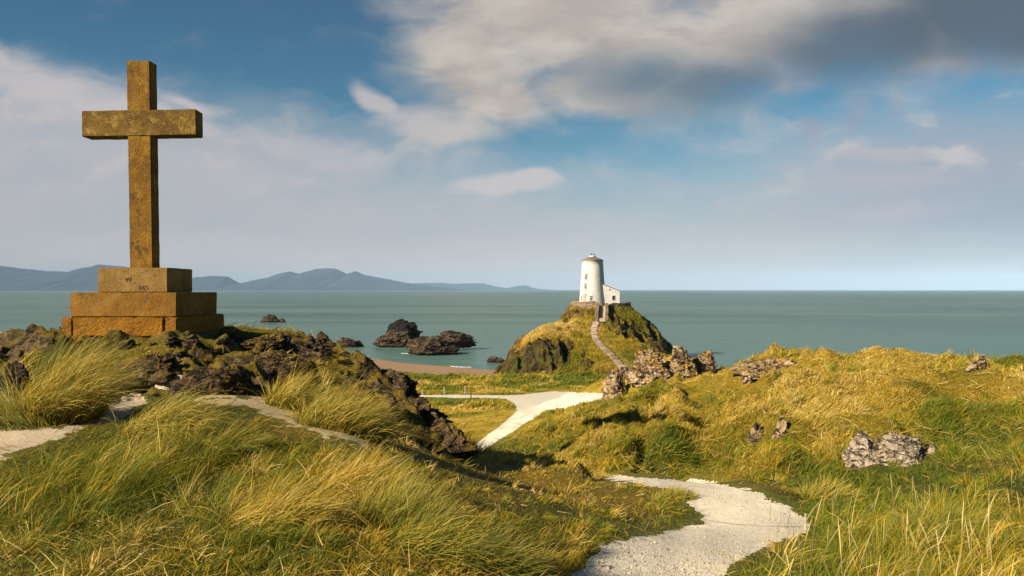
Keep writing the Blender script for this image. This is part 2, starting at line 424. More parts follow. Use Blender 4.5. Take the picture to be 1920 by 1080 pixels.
# ------------------------------------------------------------------ the land, fitted through surveyed points (photo x, photo y, metres ahead)
A_PT = """100 1080 2.9;400 1080 2.9;700 1085 3.2;950 1085 4.0;1100 1080 4.6;1300 1080 4.7;1450 1085 4.5;1700 1110 4.2;1920 1110 4.2
100 960 4.4;400 955 4.4;400 905 5.4;700 960 4.7;900 975 5.3;1100 995 5.9;1250 990 7.0;30 820 6.6;150 800 7.1;250 764 8.2;450 757 8.8;600 805 7.6;700 838 7.3
800 890 7.4;900 912 7.6;1000 935 8.2;1100 942 8.6;1250 962 8.6;1310 983 7.6;1150 1040 5.2;1330 1040 5.2;1400 1000 6.6;1330 985 7.1;1500 985 7.1;1480 950 8.1;1350 930 9.1
1400 915 9.8;1250 903 10.8;1180 893 12;640 664 16.5;700 700 14.8;770 758 13;820 803 12;880 866 11;760 835 9.5;680 785 10.5;600 722 11.5;840 875 9.2
500 702 11;420 692 11;300 702 10.3;200 692 10.8;100 695 10.5;0 705 10;-200 720 10;120 626 12.4;250 626 12.3;330 626 12.3;420 618 14;250 615 14.5;500 614 15.5;560 620 16.5
600 643 16.5;450 643 13.5;60 642 16;0 642 18;-150 644 17;60 634 20;900 840 28;950 800 40;1000 765 58;850 790 48;950 740 78;800 743 77;1060 740 78;1130 740 75;1000 716 100
850 716 100;750 706 108;930 706 112;700 693 120;720 696 122;940 701 124;660 668 163;750 680 149;850 688 141;940 693 137;1000 862 19;1000 822 29;1100 872 15;1100 822 24
1100 772 40;1080 752 60;1200 872 14;1200 802 22;1200 744 34;1160 764 42;1250 690 44;1264 668 47.5;1205 688 46;1306 670 47.5;1165 728 44;1332 688 47;1345 698 46;1300 724 38;1390 696 36;1450 668 34
1550 670 30;1660 676 26;1750 680 24;1850 693 22;1930 706 20;2150 730 18;1450 765 22;1400 805 18;1350 853 13.5;1300 882 12.5;1550 728 22;1500 835 14;1450 884 11.5;1600 865 12.5
1660 805 15;1660 745 19;1800 726 19;1750 805 14.5;1800 855 11;1900 806 12;1900 885 9;1700 892 10;1600 945 8.5;1750 970 7;1600 1015 6;1850 1020 5.6;1550 975 7.6"""
# points of land nobody sees from here: photo x, metres ahead, metres below the eye
B_PT = """60 30 4;250 20 1.6;250 30 5;500 22 2.5;500 32 6.5;640 22 3.5;640 32 7.5;700 20 3.8;770 18 3.9;820 17 4.2;880 16 4.3;820 30 7.5;0 60 12;-300 60 12;250 60 12;500 60 12
640 60 11.5;0 110 17.5;250 110 17;500 110 16;0 160 18.5;500 165 17;750 175 17.5;940 165 17.5;1200 180 17.5;1000 112 13.9;1150 112 13.9;1250 110 14.5;1350 110 17;1100 13 3.6
1200 62 10;1250 66 11;1330 62 10.5;1390 50 7.5;1450 46 6;1550 42 6;1660 38 6;1850 34 6;2150 30 6;1390 75 15;1550 70 16.5;1850 60 16.5;2150 60 17;1550 120 19;2150 120 19"""
C_PT = [(0, 0, 1.55), (-3, 0, 1.5), (3, 0, 1.75), (0, -5, 1.4), (-8, -5, 1.3), (8, -5, 1.6), (-9, 0, 1.4), (9, 1, 1.7)]
R0 = 1.5


def uv(x, y):
    r = np.sqrt(y * y + R0 * R0); return x / r, np.arcsinh(y / R0), r


def ctrl():
    P = []
    for s in A_PT.replace('\n', ';').split(';'):
        a, b, D = map(float, s.split()); P.append(((a - CX) / FPX * D, D, (b - HY) / FPX * D))
    for s in B_PT.replace('\n', ';').split(';'):
        a, D, h = map(float, s.split()); P.append(((a - CX) / FPX * D, D, h))
    return np.array(P + C_PT)


_cp = ctrl(); _u, _v, _r = uv(_cp[:, 0], _cp[:, 1])
FIT = tps_fit(np.c_[_u * 1.6, _v], _cp[:, 2] / _r, 2e-4)

US = np.linspace(-1.2, 1.2, 960)
VS = np.r_[np.linspace(np.arcsinh(-6 / R0), .85, 70)[:-1], np.linspace(.85, np.arcsinh(185 / R0), 900)]
GU, GV = np.meshgrid(US, VS)                      # rows run away from the camera
GY = np.sinh(GV) * R0; GR = np.sqrt(GY ** 2 + R0 ** 2); GX = GU * GR
gt = tps_eval(FIT, np.c_[GU.ravel() * 1.6, GV.ravel()]).reshape(GU.shape)
GZ = EYE - gt * GR


def pix(x, y, z):
    yy = np.maximum(y, .2); return CX + FPX * x / yy, HY + FPX * (EYE - z) / yy


def visible(py, y, slack):
    p = np.where(y > 1.0, py, 5000.0)
    run = np.minimum.accumulate(p, axis=0); prev = np.vstack([np.full((1, p.shape[1]), 5000.0), run[:-1]])
    return (p <= prev + slack) & (y > 1.0)


NEAR = [(1040, 1110), (1100, 1052), (1130, 1024), (1180, 1007), (1260, 992), (1322, 979), (1312, 956), (1290, 940), (1265, 922), (1235, 911), (1190, 903), (1120, 896), (1150, 890), (1230, 893), (1310, 898),
        (1370, 908), (1420, 922), (1460, 940), (1490, 955), (1512, 972), (1515, 990), (1495, 1005), (1440, 1020), (1400, 1040), (1365, 1065), (1335, 1110)]
MID = [(872, 858), (885, 836), (915, 815), (945, 793), (970, 770), (965, 757), (950, 748), (905, 746), (770, 744.5), (770, 740.5), (870, 740.5), (960, 741), (1000, 737), (1040, 733), (1085, 736), (1150, 737),
       (1150, 746), (1090, 755), (1060, 765), (1025, 768), (1000, 785), (960, 810), (925, 832), (900, 852)]
SPUR2 = [(1020, 767), (1060, 767), (1100, 771), (1098, 774), (1050, 772), (1020, 774)]
TRAILS = [[(-60, 790), (100, 796), (132, 806), (110, 816), (60, 836), (0, 852), (-60, 866)], [(95, 795), (180, 784), (205, 778), (212, 790), (135, 808)], [(185, 792), (205, 760), (225, 744), (262, 742), (272, 752), (240, 778)],
          [(375, 749), (470, 746), (560, 776), (640, 806), (690, 824), (685, 832), (620, 814), (540, 788), (460, 756), (375, 755)], [(275, 720), (330, 708), (385, 712), (382, 724), (330, 728)]]
ROCKY = [(-400, 626), (115, 618), (430, 606), (560, 602), (640, 652), (720, 692), (790, 752), (895, 850), (880, 866), (820, 842), (765, 792), (700, 745), (620, 708), (500, 735), (400, 740), (210, 746), (190, 690), (110, 688), (-400, 700)]

# relief: gentle everywhere, craggy on the knoll
gpx, gpy = pix(GX, GY, GZ)
vis0 = visible(gpy, GY, 25)
wob = (fbm(GX * 1.3, GY * 1.3, o=3, seed=3) - .5)
rsd = poly_sd(gpx, gpy, ROCKY) + wob * 70
behind = (~vis0) & (GU < -.03) & (GY > 9) & (GY < 34)
ROCK = np.where(behind, 1.0, sstep(10, -14, rsd) * ((GY > 7.5) & (GY < 34)))
patch = fbm(GX * .8, GY * .8, o=4, seed=21)
ROCK *= sstep(.585, .47, patch) * .95 + .05
hump = sstep(6, -10, poly_sd(gpx, gpy, [(438, 602), (552, 600), (575, 622), (490, 645), (428, 628)])) * ((GY > 12.5) & (GY < 18.5))
ROCK *= 1 - .9 * hump
amp = np.clip(GR * .035, .06, 1.1)
GZ += (fbm(GX / amp / 9, GY / amp / 9, o=4, seed=5) - .5) * amp * (.45 + .4 * sstep(12, 7, GY)) * (1 - ROCK) * sstep(95, 40, GY)
GZ += (fbm(GX * .33, GY * .33, o=3, seed=8) - .5) * .35 * sstep(7, 14, GY) * sstep(80, 40, GY)
hill = sstep(8, 14, GY) * sstep(58, 40, GY) * (1 - ROCK) * sstep(-.05, .1, GU)
nd_ = np.where((GY > 3.5) & (GY < 15), poly_sd(gpx, gpy, NEAR), 99); hill *= sstep(0, 45, nd_)
GZ += hill * ((fbm(GX * .55, GY * .42, o=3, seed=13) - .5) * 1.6 + (fbm(GX * 1.6, GY * 1.2, o=2, seed=14) - .5) * .4)
for bx_, by_, rx_, ry_, am_ in ((1500, 745, 110, 45, .5), (1700, 730, 110, 40, .4), (1840, 805, 110, 40, -.55), (1335, 790, 50, 60, -.4), (1255, 765, 45, 60, .6), (1120, 800, 60, 35, .4), (1620, 890, 90, 22, -.2), (1430, 850, 60, 40, .25)):
    GZ += am_ * np.exp(-((gpx - bx_) / rx_) ** 2 - ((gpy - by_) / ry_) ** 2) * vis0 * (GY > 8)
gul = np.minimum(poly_sd(gpx, gpy, [(1232, 752), (1236, 752), (1212, 800), (1208, 838), (1196, 872), (1192, 872), (1202, 836), (1207, 800)]), poly_sd(gpx, gpy, [(1268, 742), (1330, 722), (1335, 728), (1275, 750)]))
GZ -= np.where((GY > 9) & (GY < 60) & vis0, sstep(11, -4, gul + wob * 12), 0) * .2
GZ += ROCK * ((ridged(GX * .9 + .5 * wob, GY * 1.3, o=5, seed=31) - .42) * .75 + (fbm(GX * 4, GY * 4, o=3, seed=33) - .5) * .16)
# terrace for the monument
mon = sstep(2.6, 1.5, np.hypot((GX + 7.2), (GY - 13.5)))
GZ = GZ * (1 - mon) + mon * np.minimum(GZ, EYE - .74)
gpx, gpy = pix(GX, GY, GZ)
VIS = visible(gpy, GY, 6)
VISL = visible(gpy, GY, 60)
edge = (fbm(GX * 5 / np.maximum(1, GR / 12), GY * 5 / np.maximum(1, GR / 12), o=3, seed=41) - .5)
sd_near = np.where((GY > 3.5) & (GY < 14.5), poly_sd(gpx, gpy, NEAR), 99) + edge * np.clip(160 / GR, 3, 15) + (fbm(GX * 14, GY * 14, o=2, seed=43) - .5) * np.clip(60 / GR, 0, 9)
sd_mid = np.where((GY > 20) & (GY < 110), poly_sd(gpx, gpy, MID), 99) + edge * 2.5
PATH_SD = np.where(VIS | (GY > 40), np.minimum(sd_near, sd_mid), 99)
TRAIL_SD = np.full(GX.shape, 99.0)
for t_ in TRAILS:
    TRAIL_SD = np.minimum(TRAIL_SD, np.where(VIS & (GY < 14), poly_sd(gpx, gpy, t_), 99) + edge * 24 - 3 + (fbm(GX * 9, GY * 9, o=2, seed=44) - .5) * 16)
BEACH = (GZ < 1.35) & (GY > 60)
# the path is trodden a little below the turf
GZ -= sstep(16, -16, PATH_SD) * np.clip(GR * .004, .0, .05) * (GY < 16)


def gidx(x, y):
    x = np.asarray(x, float); y = np.asarray(y, float)
    r = np.sqrt(y * y + R0 * R0)
    fu = np.clip((x / r - US[0]) / (US[1] - US[0]), 0, len(US) - 1.001)
    fv = np.clip(np.interp(np.arcsinh(y / R0), VS, np.arange(len(VS))), 0, len(VS) - 1.001)
    return fu, fv


def glook(G, x, y):
    fu, fv = gidx(x, y); i = fu.astype(int); j = fv.astype(int); a = fu - i; b = fv - j
    return (G[j, i] * (1 - a) + G[j, i + 1] * a) * (1 - b) + (G[j + 1, i] * (1 - a) + G[j + 1, i + 1] * a) * b


def dryness(x, y):
    """0 green ... 1 golden, by place"""
    px = CX + FPX * x / np.maximum(y, 1)
    d = .38 + .24 * sstep(1150, 1350, px) * sstep(7, 12, y) + (fbm(x * .22, y * .22, o=4, seed=51) - .5) * 1.7 + (fbm(x * .9, y * .9, o=3, seed=52) - .5) * .6
    d += -.22 * sstep(1400, 1550, px) * sstep(7, 5.5, y) - .16 * sstep(5.2, 3.6, y) * sstep(1000, 800, px) + .12 * sstep(1150, 1000, px) * sstep(14, 9, y) - .10 * sstep(55, 80, y) + .12 * sstep(14, 24, y) * sstep(75, 50, y)
    py = HY + FPX * 2.9 / np.maximum(y, 1)
    blob = lambda cx, cy, rx, ry: np.exp(-((px - cx) / rx) ** 2 - ((py - cy) / ry) ** 2)
    d = d - .45 * blob(1820, 790, 140, 60) - .4 * blob(1370, 885, 200, 22) - .35 * blob(1560, 950, 60, 40) - .3 * blob(1310, 720, 60, 40) + .25 * blob(1480, 720, 120, 50)  # hollow at far right greened in colour to stand in for its shade
    return np.clip(.5 + (d - .5) * 1.3, 0, 1)


DRY = dryness(GX, GY)
g1 = np.array([.05, .066, .005]); g2 = np.array([.24, .158, .012])
GC = g1 + (g2 - g1) * DRY[..., None]
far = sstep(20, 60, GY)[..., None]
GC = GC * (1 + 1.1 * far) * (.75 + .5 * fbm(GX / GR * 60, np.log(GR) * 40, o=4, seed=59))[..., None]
GC = GC * (1 - .25 * sstep(16, 9, GY)[..., None])  # near ground coloured darker to deepen the shade between blades
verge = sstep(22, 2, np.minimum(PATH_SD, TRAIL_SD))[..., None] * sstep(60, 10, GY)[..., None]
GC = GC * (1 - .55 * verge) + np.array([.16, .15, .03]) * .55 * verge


def grid_faces(sel=None, shape=GX.shape):
    nv, nu = shape; idx = np.arange(nv * nu).reshape(nv, nu)
    q = np.stack([idx[:-1, :-1], idx[:-1, 1:], idx[1:, 1:], idx[1:, :-1]], -1)
    return q.reshape(-1, 4) if sel is None else q[sel]


def submesh(name, sel, mat, kind='structure', **kw):
    Fq = grid_faces(sel); used = np.unique(Fq); re = np.zeros(GX.size, np.int64); re[used] = np.arange(len(used))
    V = np.c_[GX.ravel(), GY.ravel(), GZ.ravel()][used]
    o = mesh_np(name, V, re[Fq], mat, attrs={'rock': ROCK.ravel()[used]}, col=GC.reshape(-1, 3)[used], **kw)
    return tag(o, kind=kind)


cell = lambda A: (A[:-1, :-1] + A[1:, :-1] + A[:-1, 1:] + A[1:, 1:]) / 4
s_path = cell(PATH_SD) < 0; s_trail = (cell(TRAIL_SD) < 0) & ~s_path; s_worn = s_trail & (cell(gpx) > 372)
s_beach = (cell(BEACH.astype(float)) > .5) & ~s_path & ~s_trail
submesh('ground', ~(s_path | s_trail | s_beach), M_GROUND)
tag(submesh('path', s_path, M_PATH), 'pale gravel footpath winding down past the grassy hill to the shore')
submesh('sandy_trail', s_trail & ~s_worn, M_TRAIL)
submesh('worn_trail', s_worn, m_sand('worn_turf', (.32, .24, .12), (.48, .39, .24), (.2, .15, .07)))
submesh('beach', s_beach, M_BEACH)
TRAIL_SD = np.where((gpx > 372) & (TRAIL_SD < 4), 3.0 + 3 * patch, TRAIL_SD)      # short turf grows through the worn part

# ------------------------------------------------------------------ the tidal headland under the lighthouse
H_PT = """940 700 122;945 685 125;955 668 128;975 708 114;975 680 117;975 655 121;975 640 126;1010 716 109;1010 690 112;1010 665 116;1010 640 122;1010 617 131;1050 720 107;1050 690 112;1050 650 119
1050 620 128;1050 604 137;1115 724 105;1115 695 112;1120 660 122;1115 630 131;1118 608 138;1126 597 142;1055 599 146;1066 586 147;1165 717 106;1165 690 114;1160 660 122;1150 625 132;1152 602 140
1195 591 149;1190 617 140;1200 652 126;1220 692 114;1225 618 147;1225 642 138;1247 642 144;1250 662 134;1262 662 142;1095 592 143.5"""
H_BK = """930 120 15.6;928 135 17;945 138 16.5;960 142 16.5;975 138 13;980 150 17;1010 142 10;1015 155 17;1055 152 7;1050 165 17;1075 149 3.5;1095 146.3 3.5;1125 145.5 3.5;1155 146.3 3.5;1176 149 3.5;1125 152 3.5
1080 156 3.5;1170 156 3.5;1125 159 3.6;1125 168 8;1125 180 17;1200 165 12;1230 165 17;1080 168 12;1280 140 16.5;1272 120 16;1290 155 17.5;1200 108 15.5;1100 99 16;1000 102 16"""
hp = []
for s_ in H_PT.replace('\n', ';').split(';'):
    a_, b_, D_ = map(float, s_.split()); hp.append(((a_ - CX) / FPX * D_, D_, (b_ - HY) / FPX * D_))
for s_ in H_BK.replace('\n', ';').split(';'):
    a_, D_, h_ = map(float, s_.split()); hp.append(((a_ - CX) / FPX * D_, D_, h_))
hp = np.array(hp); HFIT = tps_fit(hp[:, :2] / 20, hp[:, 2], 1e-3)
hx, hy = np.meshgrid(np.arange(-13, 52, .22), np.arange(98, 186, .22))
hz = EYE - tps_eval(HFIT, np.c_[hx.ravel(), hy.ravel()] / 20).reshape(hx.shape)
_gy, _gx = np.gradient(hz, .22); hsl = np.hypot(_gx, _gy)
TWX, TWY, TWZ = (1111 - CX) / FPX * 150, 150.0, EYE - 3.4
flat = sstep(6.6, 5.8, np.hypot((hx - (1125 - CX) / FPX * 150), (hy - 151)))
hpx, hpy = pix(hx, hy, hz)
cl1 = [(925, 705), (940, 668), (958, 645), (985, 650), (1030, 642), (1075, 648), (1068, 680), (1030, 705), (1010, 722), (960, 712)]
cl2 = [(1128, 600), (1180, 602), (1205, 622), (1212, 645), (1180, 640), (1135, 618)]
cl3 = [(1205, 605), (1232, 605), (1262, 660), (1225, 660), (1210, 630)]
cl4 = [(1040, 606), (1050, 585), (1075, 572), (1085, 590), (1060, 604)]
cl5 = [(1070, 718), (1090, 695), (1160, 690), (1170, 715), (1110, 722)]
hw = (fbm(hx * .25, hy * .25, o=4, seed=61) - .5) * 22
HR = np.zeros(hx.shape)
for c_, k_ in ((cl1, 1), (cl2, 1), (cl3, 1), (cl4, 1), (cl5, .6)):
    HR = np.maximum(HR, k_ * sstep(5, -5, poly_sd(hpx, hpy, c_) + hw))
HR = np.maximum(HR, .8 * sstep(.57, .66, fbm(hx * .22, hy * .22, o=4, seed=66)) * (hsl > .35)); HR = np.maximum(HR, sstep(2.0, .8, hz)); HR = np.maximum(HR, .85 * sstep(1.5, 2.2, hsl))
HR *= (1 - flat)
hz += HR * ((ridged(hx * .55, hy * .3, o=5, seed=63) - .4) * 2.6 + (ridged(hx * .2, hy * .2, o=3, seed=67) - .4) * 1.0) + (1 - HR) * (1 - flat) * (fbm(hx * .3, hy * .3, o=4, seed=64) - .5) * 1.5
hz = hz * (1 - flat) + flat * TWZ


def hlook(G, x, y):
    x = np.asarray(x, float); y = np.asarray(y, float)
    fx = np.clip((x + 13) / .22, 0, hx.shape[1] - 1.001); fy = np.clip((y - 98) / .22, 0, hx.shape[0] - 1.001)
    i = fx.astype(int); j = fy.astype(int); a = fx - i; b = fy - j
    r = (G[j, i] * (1 - a) + G[j, i + 1] * a) * (1 - b) + (G[j + 1, i] * (1 - a) + G[j + 1, i + 1] * a) * b
    return np.where((x < -12.8) | (x > 51.5) | (y < 98.2) | (y > 185.5), -50, r)


def land(x, y): return np.maximum(glook(GZ, x, y), hlook(hz, x, y))


_D = np.geomspace(1.6, 184, 5000)
def hit(px, py):
    x = (px - CX) / FPX * _D; z = EYE - (py - HY) / FPX * _D
    k = np.argmax(land(x, _D) >= z); k = max(k, 1)
    return np.array((x[k], _D[k], float(land(x[k], _D[k]))))


hdry = np.clip(.5 + (fbm(hx * .12, hy * .12, o=4, seed=71) - .5) * 1.6 + .5 * sstep(640, 615, hpy) * sstep(1090, 1060, hpx), 0, 1)
hc = np.array([.06, .075, .006]) + (np.array([.4, .22, .015]) - np.array([.06, .075, .006])) * hdry[..., None]


def m_headland():
    m, g, b = material('headland_turf'); p = pos(g); c = attr(g, 'col'); rk = attr(g, 'rock', 'Fac')
    n = g.noise(p, 1.3, 6, .7); n2 = g.noise(g.map(p, sc=(1, 1, .25)), .9, 6, .7); f = g.noise(p, 4, 5, .7)
    t = g.mix(1, c, g.mix(n, (.5, .55, .5), (1.5, 1.45, 1.4)), 'MULTIPLY')
    r = g.mix(g.ss(n2, .4, .6), (.012, .008, .004), (.075, .05, .022)); r = g.mix(g.ss(f, .52, .7), r, (.17, .115, .055))
    r = g.mix(g.ss(g.noise(g.map(p, sc=(1, 1, .4)), .5, 5, .6), .5, .62), r, (.06, .07, .008))
    g.put(b.inputs['Base Color'], g.mix(g.m('MULTIPLY', rk, g.ss(g.m('ADD', g.noise(p, .7, 5, .65), g.m('MULTIPLY', nz(g), -.25)), .13, .35)), t, r)); b.inputs['Roughness'].default_value = .95; b.inputs['Specular IOR Level'].default_value = .1
    g.put(b.inputs['Normal'], g.bump(g.add(n, f, n2), .9, .35)); return m


o_ = mesh_np('headland', np.c_[hx.ravel(), hy.ravel(), hz.ravel()], grid_faces(None, hx.shape), m_headland(), attrs={'rock': HR}, col=hc.reshape(-1, 3))
tag(o_, kind='structure')

# ------------------------------------------------------------------ sea and far hills
def build_sea():
    bm = bmesh.new(); ys = [-220, 60, 120, 200, 400, 1000, 4000, 12000, 27000]; xs = [-30000, -6000, -600, -120, 0, 120, 600, 6000, 30000]
    g = [[bm.verts.new((x, y, 0)) for x in xs] for y in ys]
    for a, b in zip(g, g[1:]):
        for i in range(len(xs) - 1): bm.faces.new((a[i], a[i + 1], b[i + 1], b[i]))
    tag(bm_obj('sea', bm, M_SEA), kind='structure')


build_sea()
M_HILL = m_plain('far_hillside', (.012, .024, .034), (.022, .036, .042), .0015, .95)


def far_hills(name, prof, D, depth, seed):
    """a real ridge: prof = photo outline (x, y); rises from D-depth to D and falls behind"""
    prof = np.array(prof, float); X0, X1 = prof[0, 0], prof[-1, 0]
    pxs = np.linspace(X0, X1, 360); s = np.linspace(-1, 1, 61)
    PX, SS = np.meshgrid(pxs, s); Y = D + SS * depth; X = (PX - CX) / FPX * D * (1 + .15 * SS * depth / D)
    hgt = (HY - np.interp(PX, prof[:, 0], prof[:, 1])) / FPX * D
    cr = (1 - np.abs(SS)); n = ridged(X / 900, Y / 1500, o=5, seed=seed)
    Z = hgt * (cr ** .85) * (1 - .45 * (1 - cr) ** .6 * n * (cr < .97)) + (EYE - 22) * 1.0 + (fbm(PX / 14, SS * 3, o=3, seed=seed + 3) - .5) * hgt * .07
    Z = np.where((SS == -1) | (SS == 1), -4, np.maximum(Z + 6 * cr, -4))
    o = mesh_np(name, np.c_[X.ravel(), Y.ravel(), Z.ravel()], grid_faces(None, X.shape), M_HILL); tag(o, kind='structure'); return o


far_hills('distant_hills', [(-700, 530), (-560, 512), (-420, 498), (-250, 509), (-120, 490), (0, 496), (40, 502), (80, 506), (125, 508), (155, 500), (190, 494), (235, 499), (270, 507), (320, 520), (360, 536), (395, 542)], 12500, 2300, 1)
far_hills('headland_hills', [(300, 542), (335, 526), (370, 518), (400, 516), (428, 517), (440, 524), (452, 530), (470, 537), (490, 542)], 13500, 1200, 2)
far_hills('mountains', [(395, 542), (440, 532), (470, 525), (500, 519), (528, 510), (545, 507), (560, 511), (580, 507), (600, 501), (617, 500), (632, 504), (650, 512), (664, 507), (685, 514), (720, 521), (770, 530), (830, 538), (880, 542)], 14500, 2300, 3)
far_hills('faint_hills', [(640, 542), (720, 534), (780, 530), (830, 529), (850, 531), (905, 530), (930, 536), (950, 539), (970, 535), (985, 534), (1005, 540), (1040, 542.4)], 20000, 2500, 4)

# ------------------------------------------------------------------ rocks
_ico = {}
def ico(n):
    if n not in _ico:
        bm = bmesh.new(); bmesh.ops.create_icosphere(bm, subdivisions=n, radius=1)
        _ico[n] = (np.array([v.co[:] for v in bm.verts]), np.array([[v.index for v in f.verts] for f in bm.faces])); bm.free()
    return _ico[n]


def rock(name, at, size, mat, seed, label, cat='rock', group=None, sub=6, rz=0.0, crag=.35, freq=1.5, sink=.3, planes=22, lean=0.0, flare=.3):
    V, Fc = ico(sub); V = V.copy(); r = np.ones(len(V)); rg = np.random.default_rng(seed)
    for i in range(planes):
        n = rg.normal(size=3); n /= np.linalg.norm(n); h = rg.uniform(.55, .92)
        r = np.minimum(r, h / np.maximum(V @ n, 1e-3))
    q = V * freq + rg.uniform(-50, 50, 3)
    # beds of rock dip to one side
    qs = q @ np.array([[.9, 0, .35], [0, 1, 0], [-.35, 0, 2.0]])
    r = r * (1 + crag * (ridged(qs[:, 0], qs[:, 1], qs[:, 2], 5, seed) - .5) + crag * .5 * (fbm(q[:, 0] * 3, q[:, 1] * 3, q[:, 2] * 3, 4, seed + 7) - .5))
    V = V * r[:, None]; V[:, :2] *= (1 + flare * np.clip(.25 - V[:, 2], 0, 1.2))[:, None]; V[:, 0] += lean * V[:, 2]
    V = V * np.array(size) / 2
    c, s = math.cos(rz), math.sin(rz); V[:, :2] = V[:, :2] @ np.array([[c, s], [-s, c]])
    V[:, 2] += size[2] * (.5 - sink)
    o = mesh_np(name, V + np.array(at), Fc, mat, origin=tuple(at)); return tag(o, label, cat, group)


def at_px(px, py, D=None):
    if D is None: return hit(px, py)
    return np.array(((px - CX) / FPX * D, D, EYE - (py - HY) / FPX * D))


def rock_px(name, x0, x1, ytop, ybot, D, mat, seed, label, depth=.8, **kw):
    """a rock filling photo columns x0..x1 and rows ytop..ybot at D metres ahead, standing on the land or in the sea"""
    w = (x1 - x0) / FPX * D; h = (ybot - ytop) / FPX * D; sink = kw.pop('sink', .28)
    p = at_px((x0 + x1) / 2, ybot, D)
    if D < 60:
        q = hit((x0 + x1) / 2, ybot)
        if .75 < q[1] / D < 1.3: w *= q[1] / D; h *= q[1] / D; p, D = q, q[1]
    if D < 60: RECTS.append((x0, x1, ytop, ybot, D))
    return rock(name, p, (w * (1.12 if D > 100 or kw.get('flare', 0) < .5 else .85), w * depth * .9, h * (1.12 if sink < .45 else .8) / (1 - sink)), mat, seed, label, sink=sink, **kw)


RECTS = []
SEA = dict(cat='sea rock', group='rocks standing in the sea', crag=.4, flare=.75)
rock_px('sea_rock', 704, 790, 606, 652, 192, M_SEAROCK, 5, 'largest dark sea rock, humped, left of its neighbour off the beach', .9, sub=7, lean=.25, **SEA)
rock_px('sea_rock', 768, 842, 634, 664, 168, M_SEAROCK, 9, 'long flat brown sea rock just in front of the largest humped one', .7, sub=7, **SEA)
rock_px('sea_rock', 824, 886, 622, 643, 182, M_SEAROCK, 12, 'dark rock adjoining the right end of the long flat sea rock', .8, **SEA)
rock_px('sea_rock', 634, 668, 633, 653, 190, M_SEAROCK, 14, 'small rounded sea rock next to the grassy rock ridge, left of the largest', .8, **SEA)
rock_px('sea_rock', 664, 680, 638, 649, 192, M_SEAROCK, 15, 'tiny sea rock touching the small rounded one left of the largest', .8, sub=5, **SEA)
rock_px('sea_rock', 489, 525, 592, 604, 336, M_SEAROCK, 17, 'farthest low sea rock, seen just above the mossy knoll beside the cross', .6, **SEA)
rock_px('sea_rock', 525, 534, 597, 603, 336, M_SEAROCK, 18, 'tiny speck of rock right of the farthest low sea rock', .8, sub=4, **SEA)
rock_px('sea_rock', 906, 917, 626, 630, 245, M_SEAROCK, 19, 'tiny flat rock alone in the water right of the long flat sea rock', .8, sub=4, **SEA)
rock_px('sea_rock', 913, 934, 668, 680, 150, M_SEAROCK, 20, 'brown boulder in the shallows at the foot of the lighthouse headland', .8, **SEA)
rock_px('sea_rock', 932, 944, 671, 679, 149, M_SEAROCK, 22, 'low splashed rock between the shallows boulder and the lighthouse headland', .8, sub=5, **SEA)

KN = dict(cat='rock outcrop', group='dark rocks of the ridge beside the cross')
rock_px('rock_outcrop', 586, 626, 626, 660, 17.0, M_KNOLL, 31, 'black rounded rock on the skyline right of the grassy hump beside the cross', .8, sink=.2, **KN)
for px_, py_, D_, sz_, sd_, lab in ((670, 690, 15.6, (2.3, 1.3, 1.3), 35, 'dark mossy crag at the top of the ridge slope below the black rock'),
                                (722, 728, 14.0, (2.3, 1.3, 1.4), 33, 'dark crag halfway down the ridge between mossy top and lowest crag'),
                                (768, 782, 12.6, (2.2, 1.2, 1.3), 36, 'brown crag just above the lowest jagged crag of the ridge'),
                                (818, 838, 11.4, (2.3, 1.0, 1.25), 34, 'lowest dark jagged crag where the ridge ends above the mid path'),
                                (775, 838, 10.3, (1.3, .8, .6), 37, 'low brown rock in the grass on the near side of the lowest crag')):
    rock('rock_outcrop', at_px(px_, py_, D_), (sz_[0], sz_[1] * .85, sz_[2] * .85), M_KNOLL, sd_, lab, sub=7, rz=-1.0, freq=1.5, crag=.5, sink=.58, planes=30, **KN)
    RECTS.append((px_ - 50, px_ + 45, py_ - 50, py_ + 25, D_))
rock_px('rock_outcrop', 330, 480, 655, 735, 10.6, M_KNOLL, 41, 'wide dark rock bank facing the sandy trail below the right side of the cross', .5, sub=7, freq=1.9, crag=.38, sink=.5, **KN)
rock_px('rock_outcrop', 225, 340, 640, 705, 10.8, M_KNOLL, 42, 'craggy rock directly below the front of the cross base', .6, sub=7, freq=1.9, crag=.38, sink=.5, **KN)
rock_px('rock_outcrop', 450, 590, 640, 715, 12.0, M_MOSSY, 43, 'mossy dark rock mass behind the tufts right of the cross', .6, sub=7, freq=1.9, crag=.38, sink=.5, **KN)
rock_px('rock_outcrop', 455, 545, 622, 645, 14.5, M_MOSSY, 44, 'low mossy rock on the knoll just right of the cross base', .8, sub=7, freq=2.0, crag=.3, sink=.5, **KN)
rock_px('rock_outcrop', -40, 78, 618, 660, 18, M_KNOLL, 45, 'low black rock on the skyline at the left edge of the view', .6, sub=6, sink=.5, **KN)
rock_px('rock_outcrop', 76, 120, 614, 650, 16, M_KNOLL, 46, 'small black rock touching the left side of the cross base', .8, sub=6, sink=.5, **KN)
rock_px('rock_outcrop', -30, 75, 655, 740, 10.8, M_KNOLL, 47, 'brown layered rock behind the tallest tuft at the left edge', .6, sub=7, freq=2.2, crag=.5, sink=.5, **KN)
